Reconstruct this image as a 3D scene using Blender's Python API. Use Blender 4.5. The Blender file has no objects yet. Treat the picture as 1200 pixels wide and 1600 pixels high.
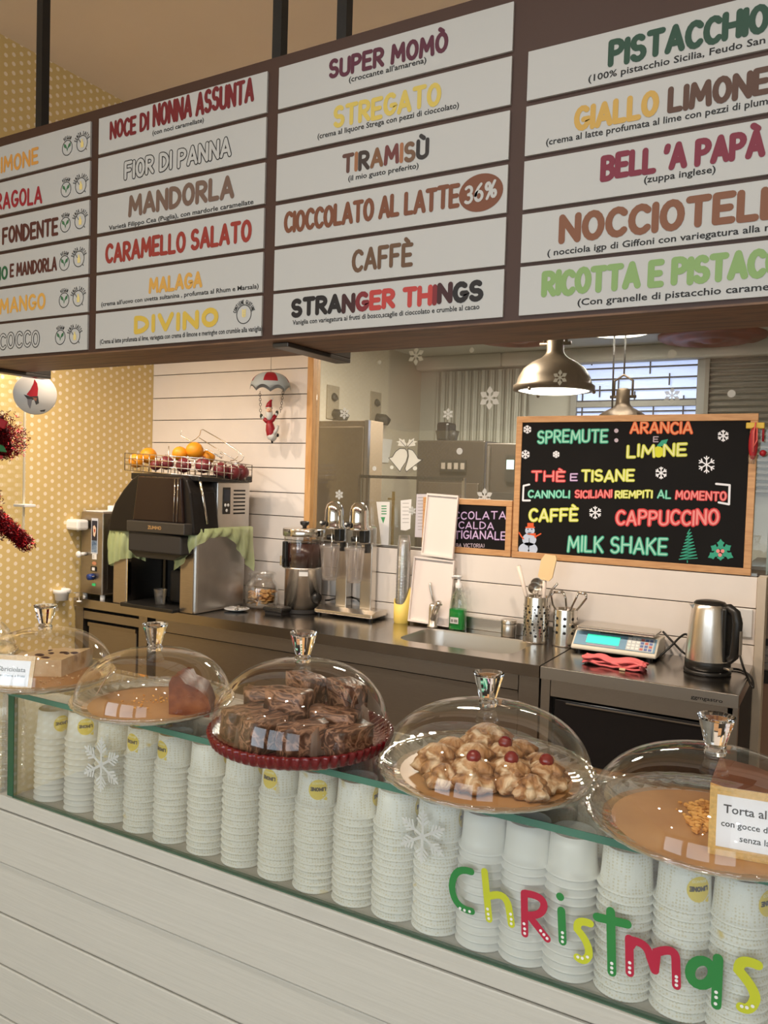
import bpy, bmesh, math, random
from mathutils import Vector, Matrix
random.seed(7)
PI = math.pi
C = bpy.context.scene.collection
SC = bpy.context.scene
# ------------------------------------------------------------------ camera
CAM = Vector((0, 0, 1.535)); F = 1250.0
RGT = Vector((0.8682174, 0.4952452, 0.0305065))
DWN = Vector((0.0466591, -0.0202793, -0.9987050))
FWD = Vector((-0.4939852, 0.8685165, -0.0407146))
cd = bpy.data.cameras.new('camera'); co = bpy.data.objects.new('camera', cd); C.objects.link(co)
mw = Matrix.Identity(4)
for i in range(3):
    mw[i][0] = RGT[i]; mw[i][1] = -DWN[i]; mw[i][2] = -FWD[i]; mw[i][3] = CAM[i]
co.matrix_world = mw
cd.sensor_fit = 'VERTICAL'; cd.sensor_height = 36.0; cd.lens = F / 1600 * 36
cd.clip_start = 0.02; cd.clip_end = 60
SC.camera = co
# ------------------------------------------------------------------ world, exposure, lamps
SC.view_settings.view_transform = 'Standard'; SC.view_settings.look = 'None'
SC.view_settings.gamma = 1.0; SC.view_settings.use_curve_mapping = False
SC.view_settings.exposure = 0.0
SC.cycles.use_denoising = True
SC.cycles.max_bounces = 10; SC.cycles.transparent_max_bounces = 24
SC.cycles.caustics_reflective = False; SC.cycles.caustics_refractive = False
SC.cycles.sample_clamp_indirect = 6.0
w = bpy.data.worlds.new('sky'); SC.world = w; w.use_nodes = True
w.node_tree.nodes['Background'].inputs[0].default_value = (0.80, 0.90, 1.0, 1)
w.node_tree.nodes['Background'].inputs[1].default_value = 1.6

def area(name, loc, look, size, power, col, sy=None, spread=180):
    d = bpy.data.lights.new(name, 'AREA'); o = bpy.data.objects.new(name, d); C.objects.link(o)
    d.energy = power; d.color = col; d.size = size
    if sy: d.shape = 'RECTANGLE'; d.size_y = sy
    else: d.shape = 'DISK'
    d.spread = math.radians(spread)
    o.location = loc
    o.rotation_euler = (Vector(look) - Vector(loc)).to_track_quat('-Z', 'Y').to_euler()
    return o
WARM = (1.0, 0.83, 0.67); NEUT = (1.0, 0.95, 0.87); DAY = (0.82, 0.93, 1.0)
# daylight through the three shop windows in the street wall behind the camera
for wx in (-2.3, -0.4, 1.5):
    area('shop_window_daylight', (wx, -3.52, 1.7), (wx, 3.0, 1.3), 1.5, 30, DAY, 2.2)
# ceiling spot lamps: (x, y, power, colour); each gets a housing further down
SPOTS = [(-3.02, 1.97, 16, WARM), (-2.35, 2.0, 10.5, WARM), (-1.75, 2.0, 10.5, WARM), (-1.15, 2.0, 10.5, WARM), (-.55, 2.0, 11, WARM),
         (-1.7, 0.25, 6, NEUT), (-0.9, 0.25, 6, NEUT), (-0.1, 0.25, 6, NEUT), (0.7, 0.25, 6, NEUT),
         (-1.8, -1.6, 10, NEUT), (-0.2, -1.6, 10, NEUT), (1.4, -1.6, 10, NEUT)]
SPOT_Z = 3.30
for (sx, sy_, pw, cc) in SPOTS:
    z = 2.42 if sy_ > 1.5 else SPOT_Z
    area('ceiling_spot_light', (sx, sy_, z - 0.015), (sx, sy_ + (0.55 if sy_ > 1.5 else 0.0), 0), 0.09, pw, cc, None, 160)

# ------------------------------------------------------------------ pixel -> world helpers (1200 x 1600 frame)
def ray(px, py): return RGT * ((px - 600) / F) + DWN * ((py - 800) / F) + FWD
def gy(px, py, Y): d = ray(px, py); return CAM + d * (Y / d.y)
def gz(px, py, z): d = ray(px, py); return CAM + d * ((z - CAM.z) / d.z)
def gx(px, py, X): d = ray(px, py); return CAM + d * (X / d.x)
# ------------------------------------------------------------------ materials
MATS = {}
def mat(name, col, rough=0.5, metal=0.0, noise=0.0, nscale=20.0, bump=0.0, bscale=None, stretch=None, spec=None, emit=0.0, trans=0.0, ior=1.45, alpha=1.0, coat=0.0, sss=0.0):
    if name in MATS: return MATS[name]
    m = bpy.data.materials.new(name); m.use_nodes = True
    nt = m.node_tree; b = nt.nodes['Principled BSDF']
    c4 = (col[0], col[1], col[2], 1)
    b.inputs['Base Color'].default_value = c4
    b.inputs['Roughness'].default_value = rough; b.inputs['Metallic'].default_value = metal
    if spec is not None: b.inputs['Specular IOR Level'].default_value = spec
    if emit: b.inputs['Emission Color'].default_value = c4; b.inputs['Emission Strength'].default_value = emit
    if trans: b.inputs['Transmission Weight'].default_value = trans
    b.inputs['IOR'].default_value = ior
    if alpha < 1: b.inputs['Alpha'].default_value = alpha
    if coat: b.inputs['Coat Weight'].default_value = coat; b.inputs['Coat Roughness'].default_value = 0.08
    if sss: b.inputs['Subsurface Weight'].default_value = sss; b.inputs['Subsurface Radius'].default_value = (0.01, 0.006, 0.003)
    if noise or bump:
        tc = nt.nodes.new('ShaderNodeTexCoord'); mp = nt.nodes.new('ShaderNodeMapping')
        nt.links.new(tc.outputs['Object'], mp.inputs['Vector'])
        if stretch: mp.inputs['Scale'].default_value = stretch
        n = nt.nodes.new('ShaderNodeTexNoise'); n.inputs['Scale'].default_value = nscale; n.inputs['Detail'].default_value = 5
        nt.links.new(mp.outputs['Vector'], n.inputs['Vector'])
        if noise:
            r = nt.nodes.new('ShaderNodeValToRGB')
            r.color_ramp.elements[0].position = 0.3; r.color_ramp.elements[1].position = 0.7
            r.color_ramp.elements[0].color = tuple(max(0, c * (1 - noise)) for c in col) + (1,)
            r.color_ramp.elements[1].color = tuple(min(1, c * (1 + noise)) for c in col) + (1,)
            nt.links.new(n.outputs['Fac'], r.inputs['Fac']); nt.links.new(r.outputs['Color'], b.inputs['Base Color'])
        if bump:
            n2 = n
            if bscale:
                n2 = nt.nodes.new('ShaderNodeTexNoise'); n2.inputs['Scale'].default_value = bscale; n2.inputs['Detail'].default_value = 4
                nt.links.new(mp.outputs['Vector'], n2.inputs['Vector'])
            bp = nt.nodes.new('ShaderNodeBump'); bp.inputs['Strength'].default_value = bump; bp.inputs['Distance'].default_value = 0.01
            nt.links.new(n2.outputs['Fac'], bp.inputs['Height']); nt.links.new(bp.outputs['Normal'], b.inputs['Normal'])
    MATS[name] = m
    return m
def srgb(r, g, b):
    f = lambda c: ((c / 255 + 0.055) / 1.055) ** 2.4 if c > 10 else c / 255 / 12.92
    return (f(r), f(g), f(b))
def ramp_mat(name, stops, scale=8.0, rough=0.6, kind='noise', stretch=None, bump=0.0, detail=6, distortion=0.0, metal=0.0):
    if name in MATS: return MATS[name]
    m = bpy.data.materials.new(name); m.use_nodes = True; nt = m.node_tree; b = nt.nodes['Principled BSDF']
    b.inputs['Roughness'].default_value = rough; b.inputs['Metallic'].default_value = metal
    tc = nt.nodes.new('ShaderNodeTexCoord'); mp = nt.nodes.new('ShaderNodeMapping'); nt.links.new(tc.outputs['Object'], mp.inputs['Vector'])
    if stretch: mp.inputs['Scale'].default_value = stretch
    n = nt.nodes.new('ShaderNodeTexNoise'); n.inputs['Scale'].default_value = scale; n.inputs['Detail'].default_value = detail
    n.inputs['Distortion'].default_value = distortion
    nt.links.new(mp.outputs['Vector'], n.inputs['Vector'])
    r = nt.nodes.new('ShaderNodeValToRGB'); cr = r.color_ramp
    while len(cr.elements) < len(stops): cr.elements.new(0.5)
    for e, (p, c) in zip(cr.elements, stops): e.position = p; e.color = (*c, 1)
    nt.links.new(n.outputs['Fac'], r.inputs['Fac']); nt.links.new(r.outputs['Color'], b.inputs['Base Color'])
    if bump:
        bp = nt.nodes.new('ShaderNodeBump'); bp.inputs['Strength'].default_value = bump; bp.inputs['Distance'].default_value = 0.01
        nt.links.new(n.outputs['Fac'], bp.inputs['Height']); nt.links.new(bp.outputs['Normal'], b.inputs['Normal'])
    MATS[name] = m; return m
def clear_mat(name, tint=(1, 1, 1), base=0.04, edge=0.45, rough=0.0, blend=0.25, haze=0.0, hazecol=(0.8, 0.8, 0.8)):
    """thin clear sheet: transparent, mirror-like more at grazing angles, optionally a little hazy"""
    if name in MATS: return MATS[name]
    m = bpy.data.materials.new(name); m.use_nodes = True; nt = m.node_tree; nt.nodes.clear()
    out = nt.nodes.new('ShaderNodeOutputMaterial'); t = nt.nodes.new('ShaderNodeBsdfTransparent'); g = nt.nodes.new('ShaderNodeBsdfGlossy')
    t.inputs[0].default_value = (*tint, 1); g.inputs['Roughness'].default_value = rough; g.inputs['Color'].default_value = (1, 1, 1, 1)
    lw = nt.nodes.new('ShaderNodeLayerWeight'); lw.inputs['Blend'].default_value = blend
    mr = nt.nodes.new('ShaderNodeMapRange'); mr.inputs['To Min'].default_value = base; mr.inputs['To Max'].default_value = edge
    nt.links.new(lw.outputs['Facing'], mr.inputs['Value'])
    mx = nt.nodes.new('ShaderNodeMixShader'); nt.links.new(mr.outputs['Result'], mx.inputs['Fac'])
    src = t
    if haze:
        d = nt.nodes.new('ShaderNodeBsdfDiffuse'); d.inputs[0].default_value = (*hazecol, 1)
        tr = nt.nodes.new('ShaderNodeBsdfTranslucent'); tr.inputs[0].default_value = (*hazecol, 1)
        ad = nt.nodes.new('ShaderNodeMixShader'); nt.links.new(d.outputs[0], ad.inputs[1]); nt.links.new(tr.outputs[0], ad.inputs[2])
        mh = nt.nodes.new('ShaderNodeMixShader'); mh.inputs['Fac'].default_value = haze
        nt.links.new(t.outputs[0], mh.inputs[1]); nt.links.new(ad.outputs[0], mh.inputs[2]); src = mh
    nt.links.new(src.outputs[0], mx.inputs[1]); nt.links.new(g.outputs[0], mx.inputs[2]); nt.links.new(mx.outputs[0], out.inputs[0])
    MATS[name] = m; return m
def emit_mat(name, col, s):
    return mat(name, col, emit=s)

WHITE = mat('white_gloss', (0.80, 0.79, 0.77), 0.35)
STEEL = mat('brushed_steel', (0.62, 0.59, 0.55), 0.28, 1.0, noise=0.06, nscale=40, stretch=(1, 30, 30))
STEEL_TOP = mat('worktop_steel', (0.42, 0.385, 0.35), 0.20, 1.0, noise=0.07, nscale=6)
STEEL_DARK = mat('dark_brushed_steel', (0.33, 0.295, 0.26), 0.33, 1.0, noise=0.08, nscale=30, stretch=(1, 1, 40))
CHROME = mat('polished_steel', (0.74, 0.71, 0.67), 0.10, 1.0)
BLACK = mat('black_plastic', (0.012, 0.011, 0.010), 0.35)
BLACKM = mat('black_matt', (0.02, 0.018, 0.017), 0.6)
DARKIN = mat('dark_cavity', (0.006, 0.006, 0.006), 0.5)
PAPER = mat('white_paper', (0.78, 0.76, 0.73), 0.7)
REDP = mat('red_paint', srgb(165, 25, 35), 0.4)
GREENP = mat('green_paint', srgb(40, 110, 60), 0.4)
CLEAR = clear_mat('clear_dome_glass', (0.985, 0.98, 0.97), 0.035, 0.60, 0.0, 0.18)
SHEET = clear_mat('clear_sheet_glass', (0.975, 0.992, 0.985), 0.05, 0.5, 0.0, 0.3)
SOLIDGLASS = mat('solid_glass', (1, 1, 1), 0.0, trans=1.0, ior=1.45)
GREENGLASS = mat('green_glass_edge', srgb(92, 142, 122), 0.12, trans=0.35, ior=1.4)
INK = mat('black_ink', (0.012, 0.011, 0.011), 0.6)
GREEN_LCD = mat('lcd_green', (0.05, 0.85, 0.52), emit=0.75)
# ------------------------------------------------------------------ mesh builder
class MB:
    def __init__(s): s.v = []; s.f = []; s.m = []; s.s = []
    def add(s, vs, fs, m=0, smooth=False):
        o = len(s.v); s.v += [tuple(p) for p in vs]
        for f in fs: s.f.append(tuple(i + o for i in f)); s.m.append(m); s.s.append(smooth)
        return s
    def box(s, x0, x1, y0, y1, z0, z1, m=0):
        v = [(x0, y0, z0), (x1, y0, z0), (x1, y1, z0), (x0, y1, z0), (x0, y0, z1), (x1, y0, z1), (x1, y1, z1), (x0, y1, z1)]
        return s.add(v, [(0, 3, 2, 1), (4, 5, 6, 7), (0, 1, 5, 4), (1, 2, 6, 5), (2, 3, 7, 6), (3, 0, 4, 7)], m)
    def lathe(s, prof, c=(0, 0, 0), n=32, m=0, smooth=True, close=False, wob=None, a0=0.0, a1=2 * PI):
        full = abs(a1 - a0 - 2 * PI) < 1e-6; cols = n if full else n + 1; vs = []; fs = []
        for i in range(cols):
            a = a0 + (a1 - a0) * i / n
            for (r, z) in prof:
                k = wob(a, r, z) if wob else 1.0
                vs.append((c[0] + r * k * math.cos(a), c[1] + r * k * math.sin(a), c[2] + z))
        P = len(prof)
        for i in range(n):
            j = (i + 1) % cols
            for k in range(P - 1):
                a, b, d, e = i * P + k, j * P + k, j * P + k + 1, i * P + k + 1
                if prof[k][0] < 1e-7: fs.append((a, d, e))
                elif prof[k + 1][0] < 1e-7: fs.append((a, b, d))
                else: fs.append((a, b, d, e))
        return s.add(vs, fs, m, smooth)
    def tube(s, pts, r, n=8, m=0, closed=False, caps=True, smooth=True):
        pts = [Vector(p) for p in pts]; N = len(pts); vs = []; fs = []
        rr = r if isinstance(r, (list, tuple)) else [r] * N
        up = None
        for i, p in enumerate(pts):
            if closed: t = pts[(i + 1) % N] - pts[i - 1]
            else: t = pts[min(i + 1, N - 1)] - pts[max(i - 1, 0)]
            if t.length < 1e-9: t = Vector((0, 0, 1))
            t.normalize()
            if up is None:
                up = Vector((0, 0, 1)) if abs(t.z) < 0.9 else Vector((1, 0, 0))
            x = up - t * up.dot(t)
            if x.length < 1e-6: x = Vector((1, 0, 0)) - t * t.x
            x.normalize(); up = x; y = t.cross(x)
            for k in range(n):
                a = 2 * PI * k / n; vs.append(p + (x * math.cos(a) + y * math.sin(a)) * rr[i])
        for i in range(N if closed else N - 1):
            j = (i + 1) % N
            for k in range(n): fs.append((i * n + k, i * n + (k + 1) % n, j * n + (k + 1) % n, j * n + k))
        if caps and not closed: fs.append(tuple(range(n - 1, -1, -1))); fs.append(tuple((N - 1) * n + k for k in range(n)))
        return s.add(vs, fs, m, smooth)
    def sphere(s, c, r, n=16, m=0, sc=(1, 1, 1), jit=0.0, smooth=True, rng=random):
        h = n // 2; vs = []; fs = []
        for i in range(h + 1):
            for j in range(n):
                a = PI * i / h; b = 2 * PI * j / n
                k = r * (1 + (rng.uniform(-jit, jit) if 0 < i < h else 0))
                vs.append((c[0] + k * sc[0] * math.sin(a) * math.cos(b), c[1] + k * sc[1] * math.sin(a) * math.sin(b), c[2] + k * sc[2] * math.cos(a)))
        for i in range(h):
            for j in range(n): 
                q = (i * n + j, (i + 1) * n + j, (i + 1) * n + (j + 1) % n, i * n + (j + 1) % n)
                if i == 0: q = (q[0], q[1], q[2])
                elif i == h - 1: q = (q[0], q[1], q[3])
                fs.append(q)
        return s.add(vs, fs, m, smooth)
    def prism(s, poly, axis, a0, a1, m=0, smooth=False):
        """polygon of (u,v); axis y: u=x v=z, axis z: u=x v=y, axis x: u=y v=z"""
        def P(u, v, a): return (u, a, v) if axis == 'y' else ((u, v, a) if axis == 'z' else (a, u, v))
        n = len(poly); vs = [P(u, v, a0) for u, v in poly] + [P(u, v, a1) for u, v in poly]
        ar = sum(poly[i][0] * poly[(i + 1) % n][1] - poly[(i + 1) % n][0] * poly[i][1] for i in range(n))
        fs = [tuple(range(n)), tuple(range(2 * n - 1, n - 1, -1))] + [(i, i + n, (i + 1) % n + n, (i + 1) % n) for i in range(n)]
        return s.add(vs, fs, m, smooth)
    def poly(s, pts, m=0): return s.add(pts, [tuple(range(len(pts)))], m)
    def xf(s, M, start=0):
        s.v[start:] = [tuple(M @ Vector(p)) for p in s.v[start:]]; return s
    def build(s, name, mats, parent=None, loc=None, bevel=0.0, seg=2, fixn=True, shade=None):
        me = bpy.data.meshes.new(name); me.from_pydata(s.v, [], s.f)
        ml = mats if isinstance(mats, (list, tuple)) else [mats]
        for m in ml: me.materials.append(m)
        for p, mi, sm in zip(me.polygons, s.m, s.s): p.material_index = min(mi, len(ml) - 1); p.use_smooth = sm
        if bevel or fixn:
            bm = bmesh.new(); bm.from_mesh(me)
            if fixn: bmesh.ops.recalc_face_normals(bm, faces=bm.faces)
            if bevel:
                es = [e for e in bm.edges if len(e.link_faces) == 2 and e.calc_face_angle(0) > 0.6]
                bmesh.ops.bevel(bm, geom=es, offset=bevel, segments=seg, profile=0.5, affect='EDGES', clamp_overlap=True)
            bm.to_mesh(me); bm.free()
        o = bpy.data.objects.new(name, me); C.objects.link(o)
        if parent: o.parent = parent
        if loc: o.location = loc
        return o
def thing(name, label, cat, loc=(0, 0, 0), rotz=0, group=None):
    o = bpy.data.objects.new(name, None); C.objects.link(o); o.empty_display_size = 0.05
    o.location = loc; o.rotation_euler = (0, 0, rotz); o['label'] = label; o['category'] = cat
    if group: o['group'] = group
    return o
def tag(o, label, cat, group=None):
    o['label'] = label; o['category'] = cat
    if group: o['group'] = group
    return o
def struct(o): o['kind'] = 'structure'; return o
def box(name, x0, x1, y0, y1, z0, z1, m, parent=None, bevel=0.0, seg=2):
    return MB().box(x0, x1, y0, y1, z0, z1).build(name, m, parent, bevel=bevel, seg=seg)
def copy_tree(o, parent=None):
    c = o.copy(); C.objects.link(c); c.parent = parent
    for ch in list(KIDS(o)): copy_tree(ch, c)
    return c
def KIDS(o): return list(o.children)
# ------------------------------------------------------------------ stroke lettering
def arc(cx, cy, rx, ry, a0, a1, n=8):
    return [(cx + rx * math.cos(math.radians(a0 + (a1 - a0) * i / n)), cy + ry * math.sin(math.radians(a0 + (a1 - a0) * i / n))) for i in range(n + 1)]
O_ = arc(.25, .5, .25, .5, 90, 450, 16)
GLY = {
 'A': (.54, [[(0, 0), (.27, 1), (.54, 0)], [(.1, .3), (.44, .3)]]),
 'B': (.46, [[(0, 0), (0, 1)], [(0, 1)] + arc(.2, .77, .22, .23, 90, -90) + [(0, .54)], [(.2, .54)] + arc(.2, .27, .26, .27, 90, -90) + [(0, 0)]]),
 'C': (.46, [arc(.27, .5, .27, .5, 45, 315, 12)]),
 'D': (.5, [[(0, 0), (0, 1)] + arc(.08, .5, .42, .5, 90, -90, 10) + [(0, 0)]]),
 'E': (.42, [[(.42, 1), (0, 1), (0, 0), (.42, 0)], [(0, .5), (.36, .5)]]),
 'F': (.42, [[(.42, 1), (0, 1), (0, 0)], [(0, .5), (.34, .5)]]),
 'G': (.5, [arc(.27, .5, .27, .5, 50, 345, 12) + [(.5, .42), (.32, .42)]]),
 'H': (.5, [[(0, 0), (0, 1)], [(.5, 0), (.5, 1)], [(0, .5), (.5, .5)]]),
 'I': (.0, [[(0, 0), (0, 1)]]),
 'J': (.3, [[(.3, 1), (.3, .2)] + arc(.15, .2, .15, .2, 0, -170, 6)]),
 'K': (.46, [[(0, 0), (0, 1)], [(.44, 1), (0, .45)], [(.12, .58), (.46, 0)]]),
 'L': (.38, [[(0, 1), (0, 0), (.38, 0)]]),
 'M': (.64, [[(0, 0), (.06, 1), (.32, .3), (.58, 1), (.64, 0)]]),
 'N': (.5, [[(0, 0), (0, 1), (.5, 0), (.5, 1)]]),
 'O': (.5, [O_]),
 'P': (.44, [[(0, 0), (0, 1)], [(0, 1)] + arc(.2, .74, .24, .26, 90, -90) + [(0, .48)]]),
 'Q': (.5, [O_, [(.3, .25), (.52, -.05)]]),
 'R': (.46, [[(0, 0), (0, 1)], [(0, 1)] + arc(.2, .74, .24, .26, 90, -90) + [(0, .48)], [(.16, .48), (.46, 0)]]),
 'S': (.44, [arc(.22, .745, .2, .255, 40, 250, 9) + arc(.22, .255, .22, .255, 70, -150, 9)]),
 'T': (.5, [[(0, 1), (.5, 1)], [(.25, 1), (.25, 0)]]),
 'U': (.48, [[(0, 1), (0, .25)] + arc(.24, .25, .24, .25, 180, 360) + [(.48, 1)]]),
 'V': (.52, [[(0, 1), (.26, 0), (.52, 1)]]),
 'W': (.72, [[(0, 1), (.18, 0), (.36, .8), (.54, 0), (.72, 1)]]),
 'X': (.5, [[(0, 0), (.5, 1)], [(0, 1), (.5, 0)]]),
 'Y': (.5, [[(0, 1), (.25, .5), (.5, 1)], [(.25, .5), (.25, 0)]]),
 'Z': (.46, [[(0, 1), (.46, 1), (0, 0), (.46, 0)]]),
 '3': (.4, [arc(.18, .75, .2, .25, 140, -90) + arc(.18, .26, .22, .26, 90, -140)]),
 '6': (.42, [[(.33, 1), (.17, .80), (.06, .58)] + arc(.21, .28, .21, .28, 165, 525, 14)]),
 '0': (.46, [[(x * .92, y) for x, y in O_]]),
 '%': (.6, [arc(.12, .76, .12, .2, 0, 360, 10), arc(.48, .24, .12, .2, 0, 360, 10), [(.08, 0), (.52, 1)]]),
 ' ': (.12, []), "'": (.02, [[(.04, 1), (0, .78)]]), ':': (.0, [[(0, .2), (0, .21)], [(0, .75), (0, .76)]]),
 '(': (.12, [arc(.2, .5, .2, .6, 130, 230, 6)]), ')': (.12, [arc(-.08, .5, .2, .6, 50, -50, 6)]), '.': (0, [[(0, 0), (0, .01)]]),
}
for a, b in (('À', 'A'), ('È', 'E'), ('Ò', 'O'), ('Ù', 'U')):
    w_, st = GLY[b]; GLY[a] = (w_, st + [[(w_ * .28, 1.3), (w_ * .62, 1.14)]])
def layout(text, gap=.22):
    x = 0; out = []
    for k, ch in enumerate(text):
        w_, st = GLY[ch]; out.append((k, [[(x + u, v) for u, v in p] for p in st])); x += w_ + gap
    return out, x - gap
def ribbon(mb, pts, hw, fn, m=0, fan=10):
    """one brush stroke with round ends; sharp corners split it, and every stroke lies a hair above the one before"""
    P = [pts[0]]
    for p in pts[1:]:
        if math.hypot(p[0] - P[-1][0], p[1] - P[-1][1]) > 1e-7: P.append(p)
    runs = [[P[0]]]
    for i in range(1, len(P)):
        runs[-1].append(P[i])
        if i < len(P) - 1:
            d0 = math.atan2(P[i][1] - P[i - 1][1], P[i][0] - P[i - 1][0]); d1 = math.atan2(P[i + 1][1] - P[i][1], P[i + 1][0] - P[i][0])
            if abs((d1 - d0 + PI) % (2 * PI) - PI) > 1.2: runs.append([P[i]])
    for R in runs:
        n = len(R); cap = max(2, fan // 2)
        if n == 1:
            ring_ = [(R[0][0] + hw * math.cos(2 * PI * k / fan), R[0][1] + hw * math.sin(2 * PI * k / fan)) for k in range(fan)]
        else:
            dirs = [math.atan2(R[i + 1][1] - R[i][1], R[i + 1][0] - R[i][0]) for i in range(n - 1)]
            closed = n > 3 and math.hypot(R[0][0] - R[-1][0], R[0][1] - R[-1][1]) < 1e-6
            L = []; Q = []
            for i in range(n):
                d0 = dirs[max(i - 1, 0)]; d1 = dirs[min(i, n - 2)]
                if closed and i in (0, n - 1): d0, d1 = dirs[-1], dirs[0]
                df = (d1 - d0 + PI) % (2 * PI) - PI; am = d0 + df / 2; k = hw / max(.6, math.cos(df / 2))
                L.append((R[i][0] - math.sin(am) * k, R[i][1] + math.cos(am) * k)); Q.append((R[i][0] + math.sin(am) * k, R[i][1] - math.cos(am) * k))
            quads = [(L[i], Q[i], Q[i + 1], L[i + 1]) for i in range(n - 1)]
            polys = quads
            if not closed:
                a0 = dirs[0]; a1 = dirs[-1]
                polys = polys + [[(R[0][0] + hw * math.cos(a0 + PI / 2 + PI * k / cap), R[0][1] + hw * math.sin(a0 + PI / 2 + PI * k / cap)) for k in range(cap + 1)],
                                 [(R[-1][0] + hw * math.cos(a1 - PI / 2 + PI * k / cap), R[-1][1] + hw * math.sin(a1 - PI / 2 + PI * k / cap)) for k in range(cap + 1)]]
        if n == 1: polys = [ring_]
        mb.layer = getattr(mb, 'layer', -1) + 1; lift = 4e-5 * (mb.layer % 10)
        for pl in polys:
            v3 = [Vector(fn(u, v)) for u, v in pl]
            nn = (v3[1] - v3[0]).cross(v3[2] - v3[1])
            if nn.length > 0: nn.normalize()
            mb.add([q + nn * lift for q in v3], [tuple(range(len(pl)))], m)
def word(mb, text, fn, x0, x1, y0, h, hw, mfun=lambda k: 0, gap=.22, jit=0.0, rng=random):
    """text between x0 and x1 (stroke ends included), baseline y0, cap height h, in metres"""
    lo, W = layout(text, gap)
    sx = (x1 - x0 - 2 * hw) / W; hh = h - 2 * hw
    for k, st in lo:
        dy = rng.uniform(-jit, jit) * h
        for p in st: ribbon(mb, [(x0 + hw + u * sx, y0 + hw + v * hh + dy) for u, v in p], hw, fn, mfun(k))
def wall_word(name, text, Y, pl, pr, h, hw, mats, parent=None, mfun=lambda k: 0, gap=.22, base=None, jit=0.0, mb=None, off=(0, 0, 0)):
    """lettering on a plane facing the customers at depth Y, its baseline running between two sighted points"""
    A = gy(pl[0], pl[1], Y); B = gy(pr[0], pr[1], Y); sl = (B.z - A.z) / (B.x - A.x)
    sl = 0.0 if abs(sl) < .02 else sl; zb = (A.z + B.z) / 2
    fn = lambda u, v: (u - off[0], Y - off[1], v + sl * (u - (A.x + B.x) / 2) - off[2])
    own = mb is None; mb = mb or MB()
    word(mb, text, fn, A.x, B.x, zb, h, hw, mfun, gap, jit, random.Random(len(text) * 7 + int(h * 1e4)))
    return mb.build(name, mats, parent, fixn=False) if own else mb
# ------------------------------------------------------------------ type set captions
def typeset(name, text, P, width, m, parent=None, off=(0, 0, 0), height=None, font_h=0.1, rot=0.0):
    cu = bpy.data.curves.new(name, 'FONT'); cu.body = text; cu.size = font_h; cu.resolution_u = 2; cu.offset = 0.0016
    o = bpy.data.objects.new(name, cu); C.objects.link(o)
    dg = bpy.context.evaluated_depsgraph_get()
    me = bpy.data.meshes.new_from_object(o.evaluated_get(dg)); bpy.data.objects.remove(o)
    xs = [v.co.x for v in me.vertices]; x0, x1 = min(xs), max(xs)
    sx = width / (x1 - x0); sy = height / (font_h * .72) if height else sx
    for v in me.vertices:
        v.co = (P[0] - off[0] + (v.co.x - x0) * sx, P[1] - off[1], P[2] - off[2] + v.co.y * sy)
    me.materials.clear(); me.materials.append(m)
    r = bpy.data.objects.new(name, me); C.objects.link(r)
    if parent: r.parent = parent
    return r
ORD = 'first second third fourth fifth sixth seventh eighth ninth tenth eleventh twelfth thirteenth fourteenth fifteenth sixteenth seventeenth eighteenth nineteenth twentieth'.split()
# ================================================================== SETTING
XL, XR, YB, YBB, YF, ZC = -3.30, 2.9, 3.2, 6.4, -3.6, 3.44
struct(box('floor', XL - .1, XR + .1, YF - .1, YBB + .1, -0.08, 0.0, mat('floor_tile', srgb(160, 150, 138), 0.35, noise=.12, nscale=3)))
CEIL = mat('ceiling_paint', srgb(230, 210, 184), 0.85, noise=.03, nscale=2)
struct(box('ceiling', XL - .1, XR + .1, YF - .1, YB, ZC, ZC + .1, CEIL))
struct(box('ceiling_back_room', XL - .1, XR + .1, YB, YBB + .1, 2.62, 2.72, mat('back_ceiling', srgb(205, 205, 196), .8)))
# wallpaper: staggered pale dots on mustard
def wallpaper():
    m = bpy.data.materials.new('dotted_wallpaper'); m.use_nodes = True; nt = m.node_tree; b = nt.nodes['Principled BSDF']; b.inputs['Roughness'].default_value = .6
    tc = nt.nodes.new('ShaderNodeTexCoord'); sp = nt.nodes.new('ShaderNodeSeparateXYZ'); nt.links.new(tc.outputs['Object'], sp.inputs[0])
    def mth(op, a, b_=None):
        n = nt.nodes.new('ShaderNodeMath'); n.operation = op
        for i, q in enumerate((a, b_)):
            if q is None: continue
            if isinstance(q, (int, float)): n.inputs[i].default_value = q
            else: nt.links.new(q, n.inputs[i])
        return n.outputs[0]
    pu, pv = 0.0385, 0.0405
    u = mth('DIVIDE', sp.outputs['Y'], pu); v = mth('DIVIDE', sp.outputs['Z'], pv)
    uf = mth('FLOOR', u); par = mth('MODULO', mth('ABSOLUTE', uf), 2.0)
    v2 = mth('ADD', v, mth('MULTIPLY', par, 0.5))
    du = mth('MULTIPLY', mth('SUBTRACT', mth('SUBTRACT', u, uf), .5), pu)
    dv = mth('MULTIPLY', mth('SUBTRACT', mth('FRACT', v2), .5), pv)
    d = mth('SQRT', mth('ADD', mth('MULTIPLY', du, du), mth('MULTIPLY', dv, dv)))
    mr = nt.nodes.new('ShaderNodeMapRange'); nt.links.new(d, mr.inputs['Value'])
    mr.inputs['From Min'].default_value = .0085; mr.inputs['From Max'].default_value = .0098
    mx = nt.nodes.new('ShaderNodeMix'); mx.data_type = 'RGBA'; nt.links.new(mr.outputs[0], mx.inputs[0])
    mx.inputs[6].default_value = (*srgb(246, 230, 204), 1); mx.inputs[7].default_value = (*srgb(220, 192, 128), 1)
    nt.links.new(mx.outputs[2], b.inputs['Base Color']); return m
struct(box('wall_left', XL - .1, XL, YF, YB, 0, ZC, wallpaper()))
CREAM = mat('cream_wall', srgb(196, 186, 168), .8, noise=.04, nscale=3)
struct(box('wall_left_back_room', XL - .1, XL, YB, YBB, 0, 2.62, CREAM))
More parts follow.
